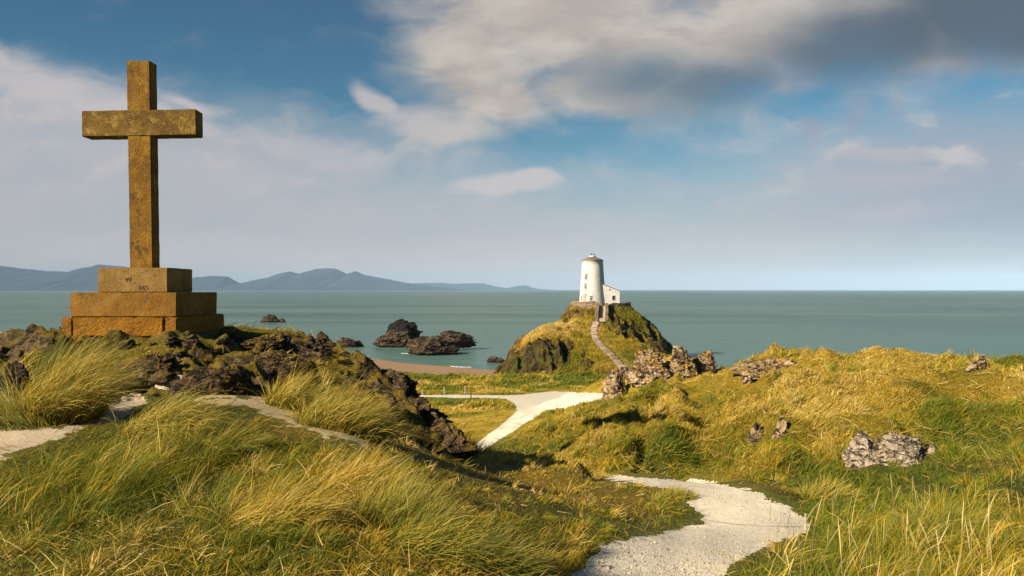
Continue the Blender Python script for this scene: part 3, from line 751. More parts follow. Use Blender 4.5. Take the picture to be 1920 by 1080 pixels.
for i in range(26):
    a_ = RNG.uniform(0, 1); px_ = 205 + 430 * RNG.random(); py_ = 640 + 95 * RNG.random() - .02 * (px_ - 205)
    p_ = hit(px_, py_)
    if p_[1] > 17 or p_[1] < 8: continue
    s_ = RNG.uniform(.12, .32)
    rock('rubble_rock', p_, (s_ * 1.3, s_, s_ * .75), M_KNOLL, 100 + i, 'small dark stone lying among the rubble on the slope below the cross', 'stone', 'loose stones below the cross', sub=4, rz=RNG.uniform(0, 3))

HL = dict(cat='rock outcrop', group='rock outcrops on the grassy hill', crag=.42, flare=.75)
rock_px('rock_outcrop', 1178, 1256, 656, 706, 47, M_OUTCROP, 51, 'orange lichened crag at the near foot of the lighthouse steps', 1.2, sub=7, sink=.4, rz=.3, freq=2.2, **HL)
rock_px('rock_outcrop', 1238, 1316, 647, 700, 46.5, M_OUTCROP, 52, 'tallest pale crag of the pair below and right of the lighthouse', 1.2, sub=7, sink=.4, rz=-.4, freq=2.2, **HL)
rock_px('rock_outcrop', 1300, 1342, 655, 690, 49, M_OUTCROP, 53, 'brown crag at the right end of the rocks below the lighthouse', .8, sub=6, freq=2.0, **HL)
rock_px('rock_outcrop', 1116, 1192, 700, 782, 43, M_OUTCROP, 54, 'pinkish rock face standing at the right end of the path junction', .9, sub=7, freq=2.2, **HL)
rock_px('rock_outcrop', 1146, 1212, 676, 745, 46, M_OUTCROP, 55, 'grassy crag stacked over the pinkish rock face by the path junction', .9, sub=6, freq=2.0, **HL)
rock_px('rock_outcrop', 1388, 1500, 655, 694, 34.5, M_OUTCROP, 56, 'low layered crag on the skyline at the left end of the hill', 1.3, sub=7, freq=2.2, sink=.45, **HL)
rock_px('rock_outcrop', 1386, 1412, 694, 718, 31, M_OUTCROP, 57, 'small grey rock in the grass under the layered skyline crag', .8, sub=5, **HL)
rock_px('rock_outcrop', 1286, 1320, 744, 784, 31, M_OUTCROP, 58, 'narrow grey slab in the grass midway between path and skyline', .8, sub=6, **HL)
rock_px('rock_outcrop', 1400, 1436, 778, 824, 18.5, M_OUTCROP, 59, 'orange-tipped rock in the middle of the grassy slope', .9, sub=6, sink=.5, **HL)
rock_px('rock_outcrop', 1448, 1482, 765, 812, 19, M_OUTCROP, 60, 'dry brown rock half buried right of the orange-tipped rock', .9, sub=6, sink=.5, **HL)
rock_px('rock_outcrop', 1580, 1664, 806, 870, 12.6, M_GREYROCK, 61, 'left half of the wide grey outcrop in the bank, darker and broken', .9, sub=7, freq=1.5, planes=34, sink=.4, **HL)
rock_px('rock_outcrop', 1630, 1748, 794, 874, 12.4, M_GREYROCK, 62, 'right half of the wide grey outcrop in the bank, pale and knobbly', .8, sub=7, freq=1.7, planes=40, sink=.42, **HL)
rock_px('rock_outcrop', 1832, 1852, 666, 694, 22, M_OUTCROP, 63, 'upright stone poking above the hill skyline near the right edge', .8, sub=5, **HL)
rock_px('rock_outcrop', 1812, 1836, 674, 694, 22.2, M_OUTCROP, 64, 'low stone beside the upright one on the hill skyline', .8, sub=5, **HL)
rock_px('rock_outcrop', 1740, 1757, 832, 850, 12.6, M_GREYROCK, 65, 'little pale stone just right of the wide grey outcrop', .8, sub=5, **HL)

# ------------------------------------------------------------------ the cross
def build_cross():
    root = empty('stone_cross', (-7.23, 13.54, EYE - .78))
    tag(root, 'tall brown lichened stone cross on a three stepped plinth on the rocky knoll', 'cross')
    L = lambda x, y, z: (x + 7.23, y - 13.54, z + .78)
    sh = m_stone('cross_stone', (.145, .07, .011), (.23, .115, .016), (.34, .19, .025), (.05, .027, .008), .5)
    ar = m_stone('arm_stone', (.115, .064, .014), (.2, .115, .02), (.36, .24, .055), (.045, .026, .009), .6, 5)
    s1 = m_stone('upper_step_stone', (.19, .105, .024), (.29, .185, .062), (.27, .13, .016), (.1, .058, .022), .5, 11)
    s2 = m_stone('middle_step_stone', (.19, .092, .014), (.28, .15, .03), (.3, .12, .008), (.085, .06, .03), .55, 23)
    s3 = m_stone('lower_step_stone', (.22, .095, .008), (.32, .15, .013), (.38, .135, .004), (.09, .04, .008), .7, 37, True)

    def slab(name, mat, x0, x1, y0, y1, z0, z1, bev, cuts, nz_, seed):
        bm = bmesh.new(); a = L(x0, y0, z0); b = L(x1, y1, z1)
        add_box(bm, [(p + q) / 2 for p, q in zip(a, b)], [q - p for p, q in zip(a, b)], 0, bev, 2)
        bmesh.ops.subdivide_edges(bm, edges=[e for e in bm.edges if e.calc_length() > bev * 3], cuts=cuts, use_grid_fill=True)
        P = np.array([v.co[:] for v in bm.verts]); bm.normal_update()
        d = (fbm(P[:, 0] * 6, P[:, 1] * 6, P[:, 2] * 6, 4, seed) - .5) * nz_ * 2
        for v, k in zip(bm.verts, d): v.co += v.normal * k
        return bm_obj(name, bm, mat, root, smooth=False)
    slab('shaft', sh, -7.505, -7.05, 13.4, 13.68, .40, 4.50, .014, 26, .009, 1)
    cb = slab('crossbar', ar, -8.395, -6.15, 13.388, 13.692, 3.015, 3.525, .014, 18, .009, 2)
    st = slab('plinth_step', s1, -7.91, -6.575, 13.03, 14.05, -.052, .418, .012, 14, .007, 3)
    slab('plinth_step', s2, -8.205, -6.225, 12.67, 14.41, -.506, -.056, .014, 16, .009, 4)
    slab('plinth_block', s3, -8.25, -8.06, 12.50, 14.57, -.86, -.512, .018, 14, .02, 5)
    slab('plinth_block', s3, -8.048, -6.385, 12.495, 14.57, -.86, -.514, .018, 34, .02, 6)
    slab('plinth_block', s3, -6.372, -6.14, 12.505, 14.57, -.86, -.511, .018, 16, .02, 7)
    # the cross leans a little
    ink = m_plain('carved_letter', (.06, .035, .012), (.1, .06, .02), 20, .9)
    for txt, px, py, sz, th in (('W', 240, 528, .125, .006), ('465', 268, 543, .115, .006)):
        cu = bpy.data.curves.new('inscription', 'FONT'); cu.body = txt; cu.size = sz; cu.extrude = .001; cu.align_x = 'CENTER'; cu.space_character = 1.25
        cu.materials.append(ink)
        tmp = link('inscription', cu); dg = bpy.context.evaluated_depsgraph_get(); me = bpy.data.meshes.new_from_object(tmp.evaluated_get(dg)); bpy.data.objects.remove(tmp)
        o = link('inscription', me, st); o.rotation_euler = (math.radians(90), 0, 0)
        o.location = L((px - CX) / FPX * 13.02, 13.021, -(py - HY) / FPX * 13.02)
    for o in root.children:
        if o.name.startswith(('shaft', 'crossbar')):
            piv = Vector(L(-7.28, 13.54, .41)); R = Matrix.Translation(piv) @ Matrix.Rotation(math.radians(-.9), 4, 'Y') @ Matrix.Translation(-piv)
            o.matrix_local = R


build_cross()

# ------------------------------------------------------------------ the lighthouse
K = 150 / FPX
def build_lighthouse():
    root = empty('lighthouse', (TWX, TWY, TWZ))
    tag(root, 'white tapering round lighthouse tower with low brown roof on the headland', 'lighthouse')
    white = m_plain('limewash', (.52, .5, .46), (.6, .58, .54), 1.2, .85, .02, (.42, .33, .25))
    slate = m_plain('roof_slate', (.13, .09, .07), (.19, .135, .1), 4, .8, .03)
    dark = m_plain('window_glass', (.012, .012, .014), (.03, .03, .03), 5, .2)
    wood = m_plain('old_door', (.42, .25, .17), (.5, .32, .23), 6, .8)
    iron = m_plain('dark_iron', (.015, .014, .013), (.03, .028, .026), 9, .6)
    H = 9.62; RB, RT = 2.98, 2.29
    prof = [(RB + .1, -.8), (RB, 0)] + [(RB + (RT - RB) * (i / 10) ** .88, H * i / 10) for i in range(1, 11)] + [(RT + .05, H + .02), (RT + .05, H + .14)]
    tw = lathe('tower_wall', white, prof, root, 72)
    rf = lathe('roof', slate, [(RT + .16, H + .145), (RT + .16, H + .22), (1.55, H + .62), (.78, H + .9), (.5, H + .95)], root, 48)
    cap = lathe('roof_cap', white, [(.7, H + .88), (.7, H + 1.2), (.62, H + 1.24)], rf, 20)
    for dx in (-.25, .28):
        lathe('finial', iron, [(.12, H + 1.2), (.14, H + 1.4), (.1, H + 1.62), (.03, H + 1.78)], rf, 10, c=(dx, 0))
    def rad(z): return RB + (RT - RB) * max(z, 0) / H
    def opening(name, px, pyc, w, h, mat, par=tw, frame=True):
        z = (572 - pyc) * K; r = rad(z); th = math.asin(max(-1, min(1, (px - 1111) * K / r))) ; nx, ny = math.sin(th), -math.cos(th)
        rz = math.atan2(nx, -ny)
        if frame:
            f = box(name, white, (0, 0, 0), (w + .26, .16, h + .26), root, 0, .02, (nx * (r - .03), ny * (r - .03), z)); f.rotation_euler = (0, 0, rz)
            box('pane', mat, (0, -.082, 0), (w, .03, h), f)
            bm = bmesh.new(); add_box(bm, (0, -.105, 0), (.07, .03, h)); add_box(bm, (0, -.106, h * .12), (w, .026, .07)); bm_obj('glazing_bar', bm, white, f)
            box('sill', white, (0, -.14, -h / 2 - .1), (w + .36, .16, .1), f)
        else:
            f = box(name, mat, (0, 0, 0), (w, .14, h), root, 0, .02, (nx * (r - .0), ny * (r - .0), z)); f.rotation_euler = (0, 0, rz)
            box('door_frame', white, (0, -.03, h / 2 + .08), (w + .3, .16, .14), f)
    opening('window', 1097, 519, .5, 1.15, dark); opening('window', 1096, 536.5, .5, 1.15, dark)
    opening('door', 1094, 559, .72, 1.75, wood, frame=False); opening('window', 1105, 558.5, .5, .95, dark); opening('window', 1089.3, 558.5, .42, .8, dark)
    # annex with a single pitched roof falling to the right
    bm = bmesh.new(); x0, x1 = 1.6, (1159.5 - 1111) * K; y0, y1 = -1.8, 2.0; zt0, zt1 = (572 - 535) * K, (572 - 546) * K
    vs = [bm.verts.new(v) for v in ((x0, y0, -.8), (x1, y0, -.8), (x1, y1, -.8), (x0, y1, -.8), (x0, y0, zt0 + .3), (x1, y0, zt1), (x1, y1, zt1), (x0, y1, zt0 + .3))]
    for f in ((0, 1, 5, 4), (1, 2, 6, 5), (2, 3, 7, 6), (3, 0, 4, 7), (4, 5, 6, 7), (3, 2, 1, 0)): bm.faces.new([vs[i] for i in f])
    an = bm_obj('annex_wall', bm, white, root)
    bm = bmesh.new(); sl = math.atan2(zt0 + .3 - zt1, x1 - x0)
    bmesh.ops.create_cube(bm, size=1, matrix=Matrix.Translation(((x0 + x1) / 2 + .1, (y0 + y1) / 2, (zt0 + .3 + zt1) / 2 + .07)) @ Matrix.Rotation(sl, 4, 'Y') @ Matrix.Diagonal((math.hypot(x1 - x0, zt0 + .3 - zt1) + .25, y1 - y0 + .2, .12, 1)))
    bm_obj('annex_roof', bm, slate, root)
    f = box('window', white, (0, 0, 0), (.78, .1, 1.15), root, 0, .02, ((1148 - 1111) * K, y0 - .03, (572 - 558) * K))
    box('pane', dark, (0, -.06, 0), (.54, .03, .9), f)
    box('annex_vent', dark, ((1141 - 1111) * K, y0 - .01, (572 - 543) * K), (.24, .05, .3), root)


build_lighthouse()


def ring_wall(name, pts, h, w, mat, label, cat='wall', group=None, top_noise=.12):
    """dry-stone wall following pts (x, y, z of foot)"""
    P = np.array(pts, float); d = np.r_[0, np.cumsum(np.hypot(*np.diff(P[:, :2], axis=0).T))]
    s = np.linspace(0, d[-1], int(d[-1] / .12) + 2); C = np.c_[[np.interp(s, d, P[:, k]) for k in range(3)]].T
    T = np.gradient(C[:, :2], axis=0); T /= np.linalg.norm(T, axis=1)[:, None]; Nn = np.c_[-T[:, 1], T[:, 0]]
    rows = 12; zs = np.linspace(-.9, h, rows); prof = [(-w / 2, z) for z in zs] + [(w / 2, z) for z in zs[::-1]]
    V = []
    for k, (o, z) in enumerate(prof):
        q = np.c_[C[:, :2] + Nn * o, C[:, 2] + z]; n = (fbm(q[:, 0] * 2.4, q[:, 1] * 2.4, q[:, 2] * 3.5, 3, 81) - .5) * .22
        q[:, :2] += Nn * n[:, None] * np.sign(o)
        if z == h: q[:, 2] += (vnoise(s * 2.2, s * 0, None, 83) - .5) * top_noise * 2
        V.append(q)
    V = np.array(V).transpose(1, 0, 2); a, b = V.shape[:2]
    idx = np.arange(a * b).reshape(a, b); nx = np.roll(idx, -1, 1)
    Fq = np.stack([idx[:-1], nx[:-1], nx[1:], idx[1:]], -1).reshape(-1, 4)
    o = mesh_np(name, V.reshape(-1, 3), Fq, mat, origin=tuple(P[len(P) // 2]), smooth=False)
    # end caps
    me = o.data; bm = bmesh.new(); bm.from_mesh(me); bm.verts.ensure_lookup_table()
    for r in (idx[0], idx[-1]):
        for k in range(rows - 1): bm.faces.new([bm.verts[r[k]], bm.verts[r[k + 1]], bm.verts[r[b - 2 - k]], bm.verts[r[b - 1 - k]]])
    bmesh.ops.recalc_face_normals(bm, faces=bm.faces); bm.to_mesh(me); bm.free()
    return tag(o, label, cat, group)


M_WALL = m_rock('wall_stone', (.16, .11, .07), (.3, .22, .14), (.46, .38, .27), (.34, .22, .06), .4, (.12, .1, .02), .2, 1.6)
M_STEP = m_plain('worn_stone_step', (.4, .32, .22), (.5, .41, .29), 2, .9, .02)
WC = ((1125 - CX) / FPX * 150, 151.0)
wz = TWZ - .3
lw = []
for d_ in range(-165, -99, 6):
    a_ = math.radians(d_); lw.append((WC[0] + 6.4 * math.cos(a_), WC[1] + 6.0 * math.sin(a_), wz))
lw.append(((1121.5 - CX) / FPX * 144.4, 144.6, wz - .3))
ring_wall('stone_wall', lw, 1.15, .5, M_WALL, 'curved dry stone wall left of the steps under the lighthouse tower', 'wall', 'walls round the lighthouse')
rw = [((1142 - CX) / FPX * 144.4, 144.6, wz - .4)]
for d_ in range(-72, 16, 6):
    a_ = math.radians(d_); rw.append((WC[0] + 6.6 * math.cos(a_), WC[1] + 6.0 * math.sin(a_), wz - .1))
ring_wall('stone_wall', rw, .95, .5, M_WALL, 'shaded dry stone wall right of the steps ending under the annex', 'wall', 'walls round the lighthouse')
for px_, q_, lab in ((1121.5, 1119, 'low stone wall flanking the left side of the steps to the lighthouse'), (1138, 1138, 'low stone wall flanking the right side of the steps to the lighthouse')):
    y0_, y1_ = 144.3, 139.6
    pa = ((px_ - CX) / FPX * y0_, y0_); pb = ((q_ - CX) / FPX * y1_, y1_)
    pts_ = []
    for t_ in np.linspace(0, 1, 6):
        x_, y_ = pa[0] + (pb[0] - pa[0]) * t_, pa[1] + (pb[1] - pa[1]) * t_
        pts_.append((x_, y_, TWZ - .3 - 2.2 * t_))
    ring_wall('flank_wall', pts_, .95, .55, M_WALL, lab, 'wall', 'walls flanking the lighthouse steps', .06)


def steps_to_tower():
    t = empty('stone_stair', ((1129 - CX) / FPX * 142, 142, TWZ - 2)); tag(t, 'short flight of stone steps between the two flank walls below the tower', 'steps')
    for k in range(11):
        f = k / 10; y = 144.6 - 4.6 * f; px = 1130.5 - 2 * f; z = TWZ - .1 - 2.35 * f
        box('step', M_STEP, ((px - CX) / FPX * y - t.location[0], y - t.location[1], z - .35 - t.location[2]), (1.25, .5, .7), t)
steps_to_tower()


def drape(name, pts, width, mat, lift, label=None, kind='structure', n=160):
    Q = np.array([hit(*p) for p in pts]); d = np.r_[0, np.cumsum(np.hypot(*np.diff(Q[:, :2], axis=0).T))]
    s = np.linspace(0, d[-1], n)
    cx = np.interp(s, d, Q[:, 0]); cy = np.interp(s, d, Q[:, 1])
    ker = np.ones(9) / 9; pad = lambda v: np.convolve(np.r_[[v[0]] * 4, v, [v[-1]] * 4], ker, 'valid'); cx, cy = pad(cx), pad(cy)
    T = np.gradient(np.c_[cx, cy], axis=0); T /= np.linalg.norm(T, axis=1)[:, None] + 1e-9
    V = []; offs = np.linspace(-.5, .5, 7)
    wn = width * (.8 + .5 * vnoise(s * .6, s * 0, None, 91))
    for o in offs:
        x = cx - T[:, 1] * o * wn; y = cy + T[:, 0] * o * wn; V.append(np.c_[x, y, land(x, y) + lift - abs(o) * .12])
    V = np.array(V).transpose(1, 0, 2)
    ob = mesh_np(name, V.reshape(-1, 3), grid_faces(None, V.shape[:2]), mat)
    tag(ob, label, kind=kind); return cx, cy, T, s


M_HPATH = m_sand('worn_earth', (.2, .135, .075), (.3, .2, .115), (.15, .1, .055), .6)
LINE = [(1128, 595), (1121, 601), (1115, 612), (1112.5, 622), (1116, 634), (1123, 645), (1131, 655), (1141, 663), (1151, 672), (1160, 681), (1168, 690), (1174, 697)]
cx_, cy_, T_, s_ = drape('headland_path', LINE, 1.25, M_HPATH, .1)
drape('side_trail', [(1117, 612), (1127, 622), (1133, 634), (1143, 647), (1155, 659), (1168, 671), (1180, 684), (1186, 694)], .8, M_HPATH, .1)


def stepped_path():
    t = empty('stepped_footpath', (cx_[60], cy_[60], float(land(cx_[60], cy_[60])))); tag(t, 'worn flight of timber edged steps climbing the grassy headland to the lighthouse', 'steps')
    wood = m_plain('weathered_timber', (.3, .24, .17), (.42, .34, .25), 3, .9)
    total = s_[-1]
    for k in range(26):
        q = (.16 + .84 * k / 26) * total; i = int(np.argmin(np.abs(s_ - q)))
        z = float(land(cx_[i], cy_[i])); rz = math.atan2(T_[i, 1], T_[i, 0]) + math.pi / 2
        b = box('step', wood, (0, 0, 0), (1.0 + .35 * math.sin(k * 7.3) ** 2, .16 + .1 * math.cos(k * 5) ** 2, .34), t, 0, .02, (cx_[i] - t.location[0], cy_[i] - t.location[1], z + .16 - t.location[2])); b.rotation_euler = (0, .06 * math.sin(k * 3), rz + .14 * math.sin(k * 4.1))
stepped_path()

# ------------------------------------------------------------------ posts along the field path
M_POST = m_plain('grey_post', (.3, .26, .2), (.42, .37, .3), 8, .9)
M_POSTD = m_plain('dark_post', (.06, .05, .035), (.1, .085, .06), 8, .9)
for px_, pb, h_, mt, lab in ((792, 741, .62, M_POST, 'shortest pale post on the far side of the field path'), (833, 740, .85, M_POST, 'pale post second from the left along the field path'),
                         (872, 739, .9, M_POST, 'tall pale post on the far side of the field path'), (883, 748, .85, M_POSTD, 'dark post on the near side of the field path')):
    p_ = hit(px_, pb); bm = bmesh.new(); add_box(bm, (0, 0, h_ / 2 - .15), (.11, .11, h_ + .3), .3, .015); add_box(bm, (0, 0, h_ + .02), (.13, .13, .06), .3, .02)
    o = bm_obj('fence_post', bm, mt, None, tuple(p_)); tag(o, lab, 'post', 'posts along the field path')
p_ = hit(1511, 1000); bm = bmesh.new(); add_box(bm, (0, 0, .06), (.018, .018, .26), .3, .004); add_box(bm, (0, 0, .19), (.022, .022, .012), .3, .003)
tag(bm_obj('marker_peg', bm, M_POST, None, tuple(p_)), 'thin pale peg at the right edge of the near path', 'peg')

M_SHADOW = m_plain('painted_shadow', (.26, .235, .2), (.36, .32, .27), 14, .8, .01)  # grey for a cast shadow, laid as a strip across the near path
drape('shadow_strip', [(1318, 974), (1350, 980), (1390, 985), (1430, 988), (1470, 989), (1508, 988)], .1, M_SHADOW, .012, 'thin dark painted shadow strip crossing the near path')
# ------------------------------------------------------------------ grass
C_GREEN = np.array([.078, .12, .004]); C_OLIVE = np.array([.24, .21, .009]); C_GOLD = np.array([.48, .29, .011]); C_STRAW = np.array([.6, .46, .15])


def palette(d, r):
    """d dryness 0..1, r random 0..1 -> blade colour"""
    t = np.clip(d + (r - .5) * .7, 0, 1)[:, None]
    a = np.where(t < .4, C_GREEN + (C_OLIVE - C_GREEN) * (t / .4), np.where(t < .75, C_OLIVE + (C_GOLD - C_OLIVE) * ((t - .4) / .35), C_GOLD + (C_STRAW - C_GOLD) * ((t - .75) / .25)))
    return a


def blades(base, az, L, t0, bend, w, col, tip=1.25, seg=3, head=None, straw=.06):
    """ribbons: base (N,3); az lean direction; L length; t0 start tilt from vertical; bend extra tilt at the tip; w width; returns V,F,C"""
    n = len(base); pos_ = base.copy(); V = []; Cc = []
    dirh = np.c_[np.cos(az), np.sin(az), np.zeros(n)]
    tw = RNG.uniform(0, math.pi, n); sx = np.c_[-np.sin(az), np.cos(az), np.zeros(n)]
    for k in range(seg + 1):
        f = k / seg; a = t0 + bend * f
        tan = dirh * np.sin(a)[:, None] + np.array([0, 0, 1.0]) * np.cos(a)[:, None]
        up = np.cross(sx, tan); side = sx * np.cos(tw)[:, None] + up * np.sin(tw)[:, None]
        ww = w * (1 - .92 * f ** 1.6)
        if head is not None: ww = np.where(head, w * (.5 + 1.2 * (f > .6) * (f < .99)), ww)
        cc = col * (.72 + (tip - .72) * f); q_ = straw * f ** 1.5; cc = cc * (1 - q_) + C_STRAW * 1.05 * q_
        V += [pos_ - side * ww[:, None] / 2, pos_ + side * ww[:, None] / 2]; Cc += [cc, cc]
        pos_ = pos_ + tan * (L / seg)[:, None]
    V = np.stack(V, 1); Cc = np.stack(Cc, 1); m = 2 * (seg + 1)
    o = (np.arange(n) * m)[:, None, None]; q = np.array([[2 * k, 2 * k + 1, 2 * k + 3, 2 * k + 2] for k in range(seg)])[None]
    return V.reshape(-1, 3), (o + q).reshape(-1, 4), Cc.reshape(-1, 3)


OKG = (PATH_SD > np.where(GY < 16, -3, .7)) & (TRAIL_SD > -9 * fbm(GX * 3, GY * 3, o=2, seed=45)) & (~BEACH) & (ROCK < .45) & VISL & (mon < .5)
# image area of every grid vertex, used to spread blades evenly over what can be seen
dpy = np.abs(np.gradient(gpy, axis=0)); WGT = np.where(OKG & (np.abs(gpx - CX) < 1090) & (gpy < 1230), np.clip(dpy, .4, 12), 0)


def pick(n, ymin, ymax, extra=None):
    w = WGT * ((GY >= ymin) & (GY < ymax))
    if extra is not None: w = w * extra
    w = w.ravel(); c = np.cumsum(w); k = np.searchsorted(c, RNG.random(n) * c[-1]); k = np.minimum(k, w.size - 1)
    j, i = np.unravel_index(k, GX.shape)
    fu = np.clip(i + RNG.random(n) - .5, 0, len(US) - 1.01); fv = np.clip(j + RNG.random(n) - .5, 0, len(VS) - 1.01)
    v = np.interp(fv, np.arange(len(VS)), VS); u = US[0] + fu * (US[1] - US[0])
    y = np.sinh(v) * R0; r = np.sqrt(y * y + R0 * R0); return u * r, y


def ok_at(x, y):
    return (glook(PATH_SD, x, y) > np.where(y < 16, -4, .3)) & (glook(TRAIL_SD, x, y) > -7) & (glook(ROCK, x, y) < .5) & (glook(GZ, x, y) > 1.3)


def pxw(y, k=.5): return np.maximum(.0032, y * k / 683)


ALLG = []
LF = np.ones(GX.shape)
shift = np.full(GX.shape, 99.0)
for dy_ in (14, 34):
    for t_ in TRAILS: shift = np.minimum(shift, np.where(GY < 12, poly_sd(gpx, gpy - dy_, t_), 99))
LF *= .5 + .5 * sstep(-4, 26, shift)
sh2 = np.where((GY > 3.5) & (GY < 14), poly_sd(gpx, gpy - 24, NEAR), 99)
LF *= .35 + .65 * sstep(0, 26, sh2)
sh3 = np.where((GY > 20) & (GY < 110), poly_sd(gpx, gpy - 6, MID), 99)
LF *= .3 + .7 * sstep(0, 6, sh3)
for x0_, x1_, y0_, y1_, D_ in RECTS:
    q_ = np.where((GY > D_ * .72) & (GY < D_ * 1.04), poly_sd(gpx, gpy, [(x0_, y0_), (x1_, y0_), (x1_, y1_ + 14), (x0_, y1_ + 14)]), 99)
    LF *= .5 + .5 * sstep(-2, 10, q_)
# close-cropped turf in places, long grass in others
short = sstep(.40, .56, fbm(GX * .5, GY * .42, o=3, seed=57))
LF *= .38 + .62 * short
LF *= 1 - .45 * sstep(5.5, 3.5, GY) * sstep(.1, -.2, GU)
LF *= 1 - .6 * sstep(24, 4, np.where((GY > 9) & (GY < 17), np.abs(poly_sd(gpx, gpy, [(1180, 890), (1330, 880), (1480, 905), (1540, 960), (1500, 950), (1420, 915), (1300, 896)])), 99))
def lush(x, y): return fbm(x * .45, y * .45, o=3, seed=55)
def wind(x, y, n): return .25 + (fbm(x * .3, y * .3, o=2, seed=77) - .5) * 2.0 + RNG.normal(0, .65, n)


def tussocks(nt, per, ymin, ymax, R, Lr, seg=3, bendr=(.5, 1.5), k=.5, extra=None, out_w=.6, dd=0.0):
    cx, cy = pick(nt, ymin, ymax, extra)
    lu = lush(cx, cy); sc = (.55 + .9 * sstep(.35, .68, lu)) * RNG.uniform(.7, 1.3, nt)
    cnt = np.maximum(6, (per * sc).astype(int)); ii = np.repeat(np.arange(nt), cnt); n = len(ii)
    rr = np.abs(RNG.normal(0, 1, n)) * R * sc[ii]; th = RNG.uniform(0, 2 * math.pi, n)
    ox, oy = rr * np.cos(th), rr * np.sin(th); x = cx[ii] + ox; y = cy[ii] + oy
    keep = ok_at(x, y) & (y > 1.5); ii, ox, oy, x, y, rr = (q[keep] for q in (ii, ox, oy, x, y, rr)); n = len(ii)
    wa = wind(cx, cy, nt)[ii]
    dx = np.cos(wa) + out_w * ox / R; dy = np.sin(wa) + out_w * oy / R; az = np.arctan2(dy, dx) + RNG.normal(0, .4, n) + (RNG.random(n) < .12) * RNG.normal(0, 1.5, n)
    L = RNG.uniform(*Lr, n) * (.55 + .6 * sc[ii]) * np.clip(1.15 - .25 * rr / R, .45, 1.2)
    vg = sstep(2, 20, np.minimum(glook(PATH_SD, x, y), glook(TRAIL_SD, x, y))); L *= (.35 + .65 * vg) * glook(LF, x, y)
    t0 = RNG.uniform(.02, .5, n) + .3 * np.minimum(rr / R, 1.5); bend = RNG.uniform(*bendr, n)
    d = np.clip(dryness(cx, cy)[ii] + dd + RNG.normal(0, .16, nt)[ii], 0, 1); c = palette(d, RNG.random(n)) * RNG.uniform(.7, 1.25, n)[:, None]
    ALLG.append(blades(np.c_[x, y, glook(GZ, x, y) - .02], az, L, t0, bend, pxw(y, k) * np.exp(RNG.normal(-.05, .38, n)), c, 1.25, seg))


def turf(n, ymin, ymax, Lr, k=.5, seg=2, extra=None, dd=0.0):
    x, y = pick(n, ymin, ymax, extra); n = len(x); az = wind(x, y, n) + RNG.normal(0, .8, n)
    vg = sstep(-1, 14, np.minimum(glook(PATH_SD, x, y), glook(TRAIL_SD, x, y)))
    L = RNG.uniform(*Lr, n) * (.6 + .8 * lush(x, y)) * (.5 + .5 * vg) * glook(LF, x, y); d = np.clip(dryness(x, y) + dd, 0, 1)
    c = palette(d, RNG.random(n)) * RNG.uniform(.6, 1.2, n)[:, None]
    ALLG.append(blades(np.c_[x, y, glook(GZ, x, y) - .01], az, L, RNG.uniform(.1, .9, n), RNG.uniform(.2, 1.2, n), pxw(y, k), c, 1.2, seg))


def thatch(n, ymin, ymax, Lr, k=.5):
    x, y = pick(n, ymin, ymax); az = RNG.uniform(0, 2 * math.pi, n); c = palette(RNG.uniform(.55, 1, n), RNG.random(n)) * RNG.uniform(.45, 1.1, n)[:, None]
    ALLG.append(blades(np.c_[x, y, glook(GZ, x, y) + RNG.uniform(0, .05, n)], az, RNG.uniform(*Lr, n), RNG.uniform(.9, 1.5, n), RNG.uniform(-.3, .5, n), pxw(y, k) * RNG.uniform(.8, 1.6, n), c, 1.1, 2))


def flush(name, label=None):
    V = np.concatenate([a[0] for a in ALLG]); off = np.cumsum([0] + [len(a[0]) for a in ALLG[:-1]])
    Fq = np.concatenate([a[1] + o for a, o in zip(ALLG, off)]); c = np.concatenate([a[2] for a in ALLG]); ALLG.clear()
    print(name, len(V), 'verts'); o = mesh_np(name, V, Fq, M_GRASS, col=c); tag(o, label, kind='stuff'); return o


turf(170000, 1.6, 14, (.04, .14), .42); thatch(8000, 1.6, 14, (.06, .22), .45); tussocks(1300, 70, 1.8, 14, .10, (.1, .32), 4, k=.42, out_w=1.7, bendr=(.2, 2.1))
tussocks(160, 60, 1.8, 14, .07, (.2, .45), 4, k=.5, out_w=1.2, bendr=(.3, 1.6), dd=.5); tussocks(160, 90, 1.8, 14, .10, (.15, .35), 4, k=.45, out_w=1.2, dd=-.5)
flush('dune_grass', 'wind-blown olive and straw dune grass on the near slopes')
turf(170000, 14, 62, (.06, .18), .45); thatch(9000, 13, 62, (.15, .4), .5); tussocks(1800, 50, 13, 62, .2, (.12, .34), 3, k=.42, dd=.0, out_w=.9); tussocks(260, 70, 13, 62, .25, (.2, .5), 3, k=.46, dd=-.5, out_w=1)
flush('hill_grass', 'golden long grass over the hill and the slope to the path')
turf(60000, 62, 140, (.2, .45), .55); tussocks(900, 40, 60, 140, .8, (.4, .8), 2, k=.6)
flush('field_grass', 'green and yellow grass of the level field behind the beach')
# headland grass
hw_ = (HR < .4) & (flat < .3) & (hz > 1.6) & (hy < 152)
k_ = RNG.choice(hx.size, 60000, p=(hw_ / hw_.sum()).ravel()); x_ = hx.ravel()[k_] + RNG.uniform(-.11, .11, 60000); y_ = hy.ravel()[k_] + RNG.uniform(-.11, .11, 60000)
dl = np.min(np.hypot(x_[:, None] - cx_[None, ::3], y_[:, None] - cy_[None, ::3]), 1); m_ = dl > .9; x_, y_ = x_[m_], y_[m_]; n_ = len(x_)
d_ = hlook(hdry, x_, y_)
ALLG.append(blades(np.c_[x_, y_, hlook(hz, x_, y_) - .03], wind(x_, y_, n_), RNG.uniform(.2, .5, n_), RNG.uniform(.2, .7, n_), RNG.uniform(.2, .9, n_), RNG.uniform(.06, .11, n_), palette(d_, RNG.random(n_)) * RNG.uniform(.7, 1.2, n_)[:, None], 1.2, 2))
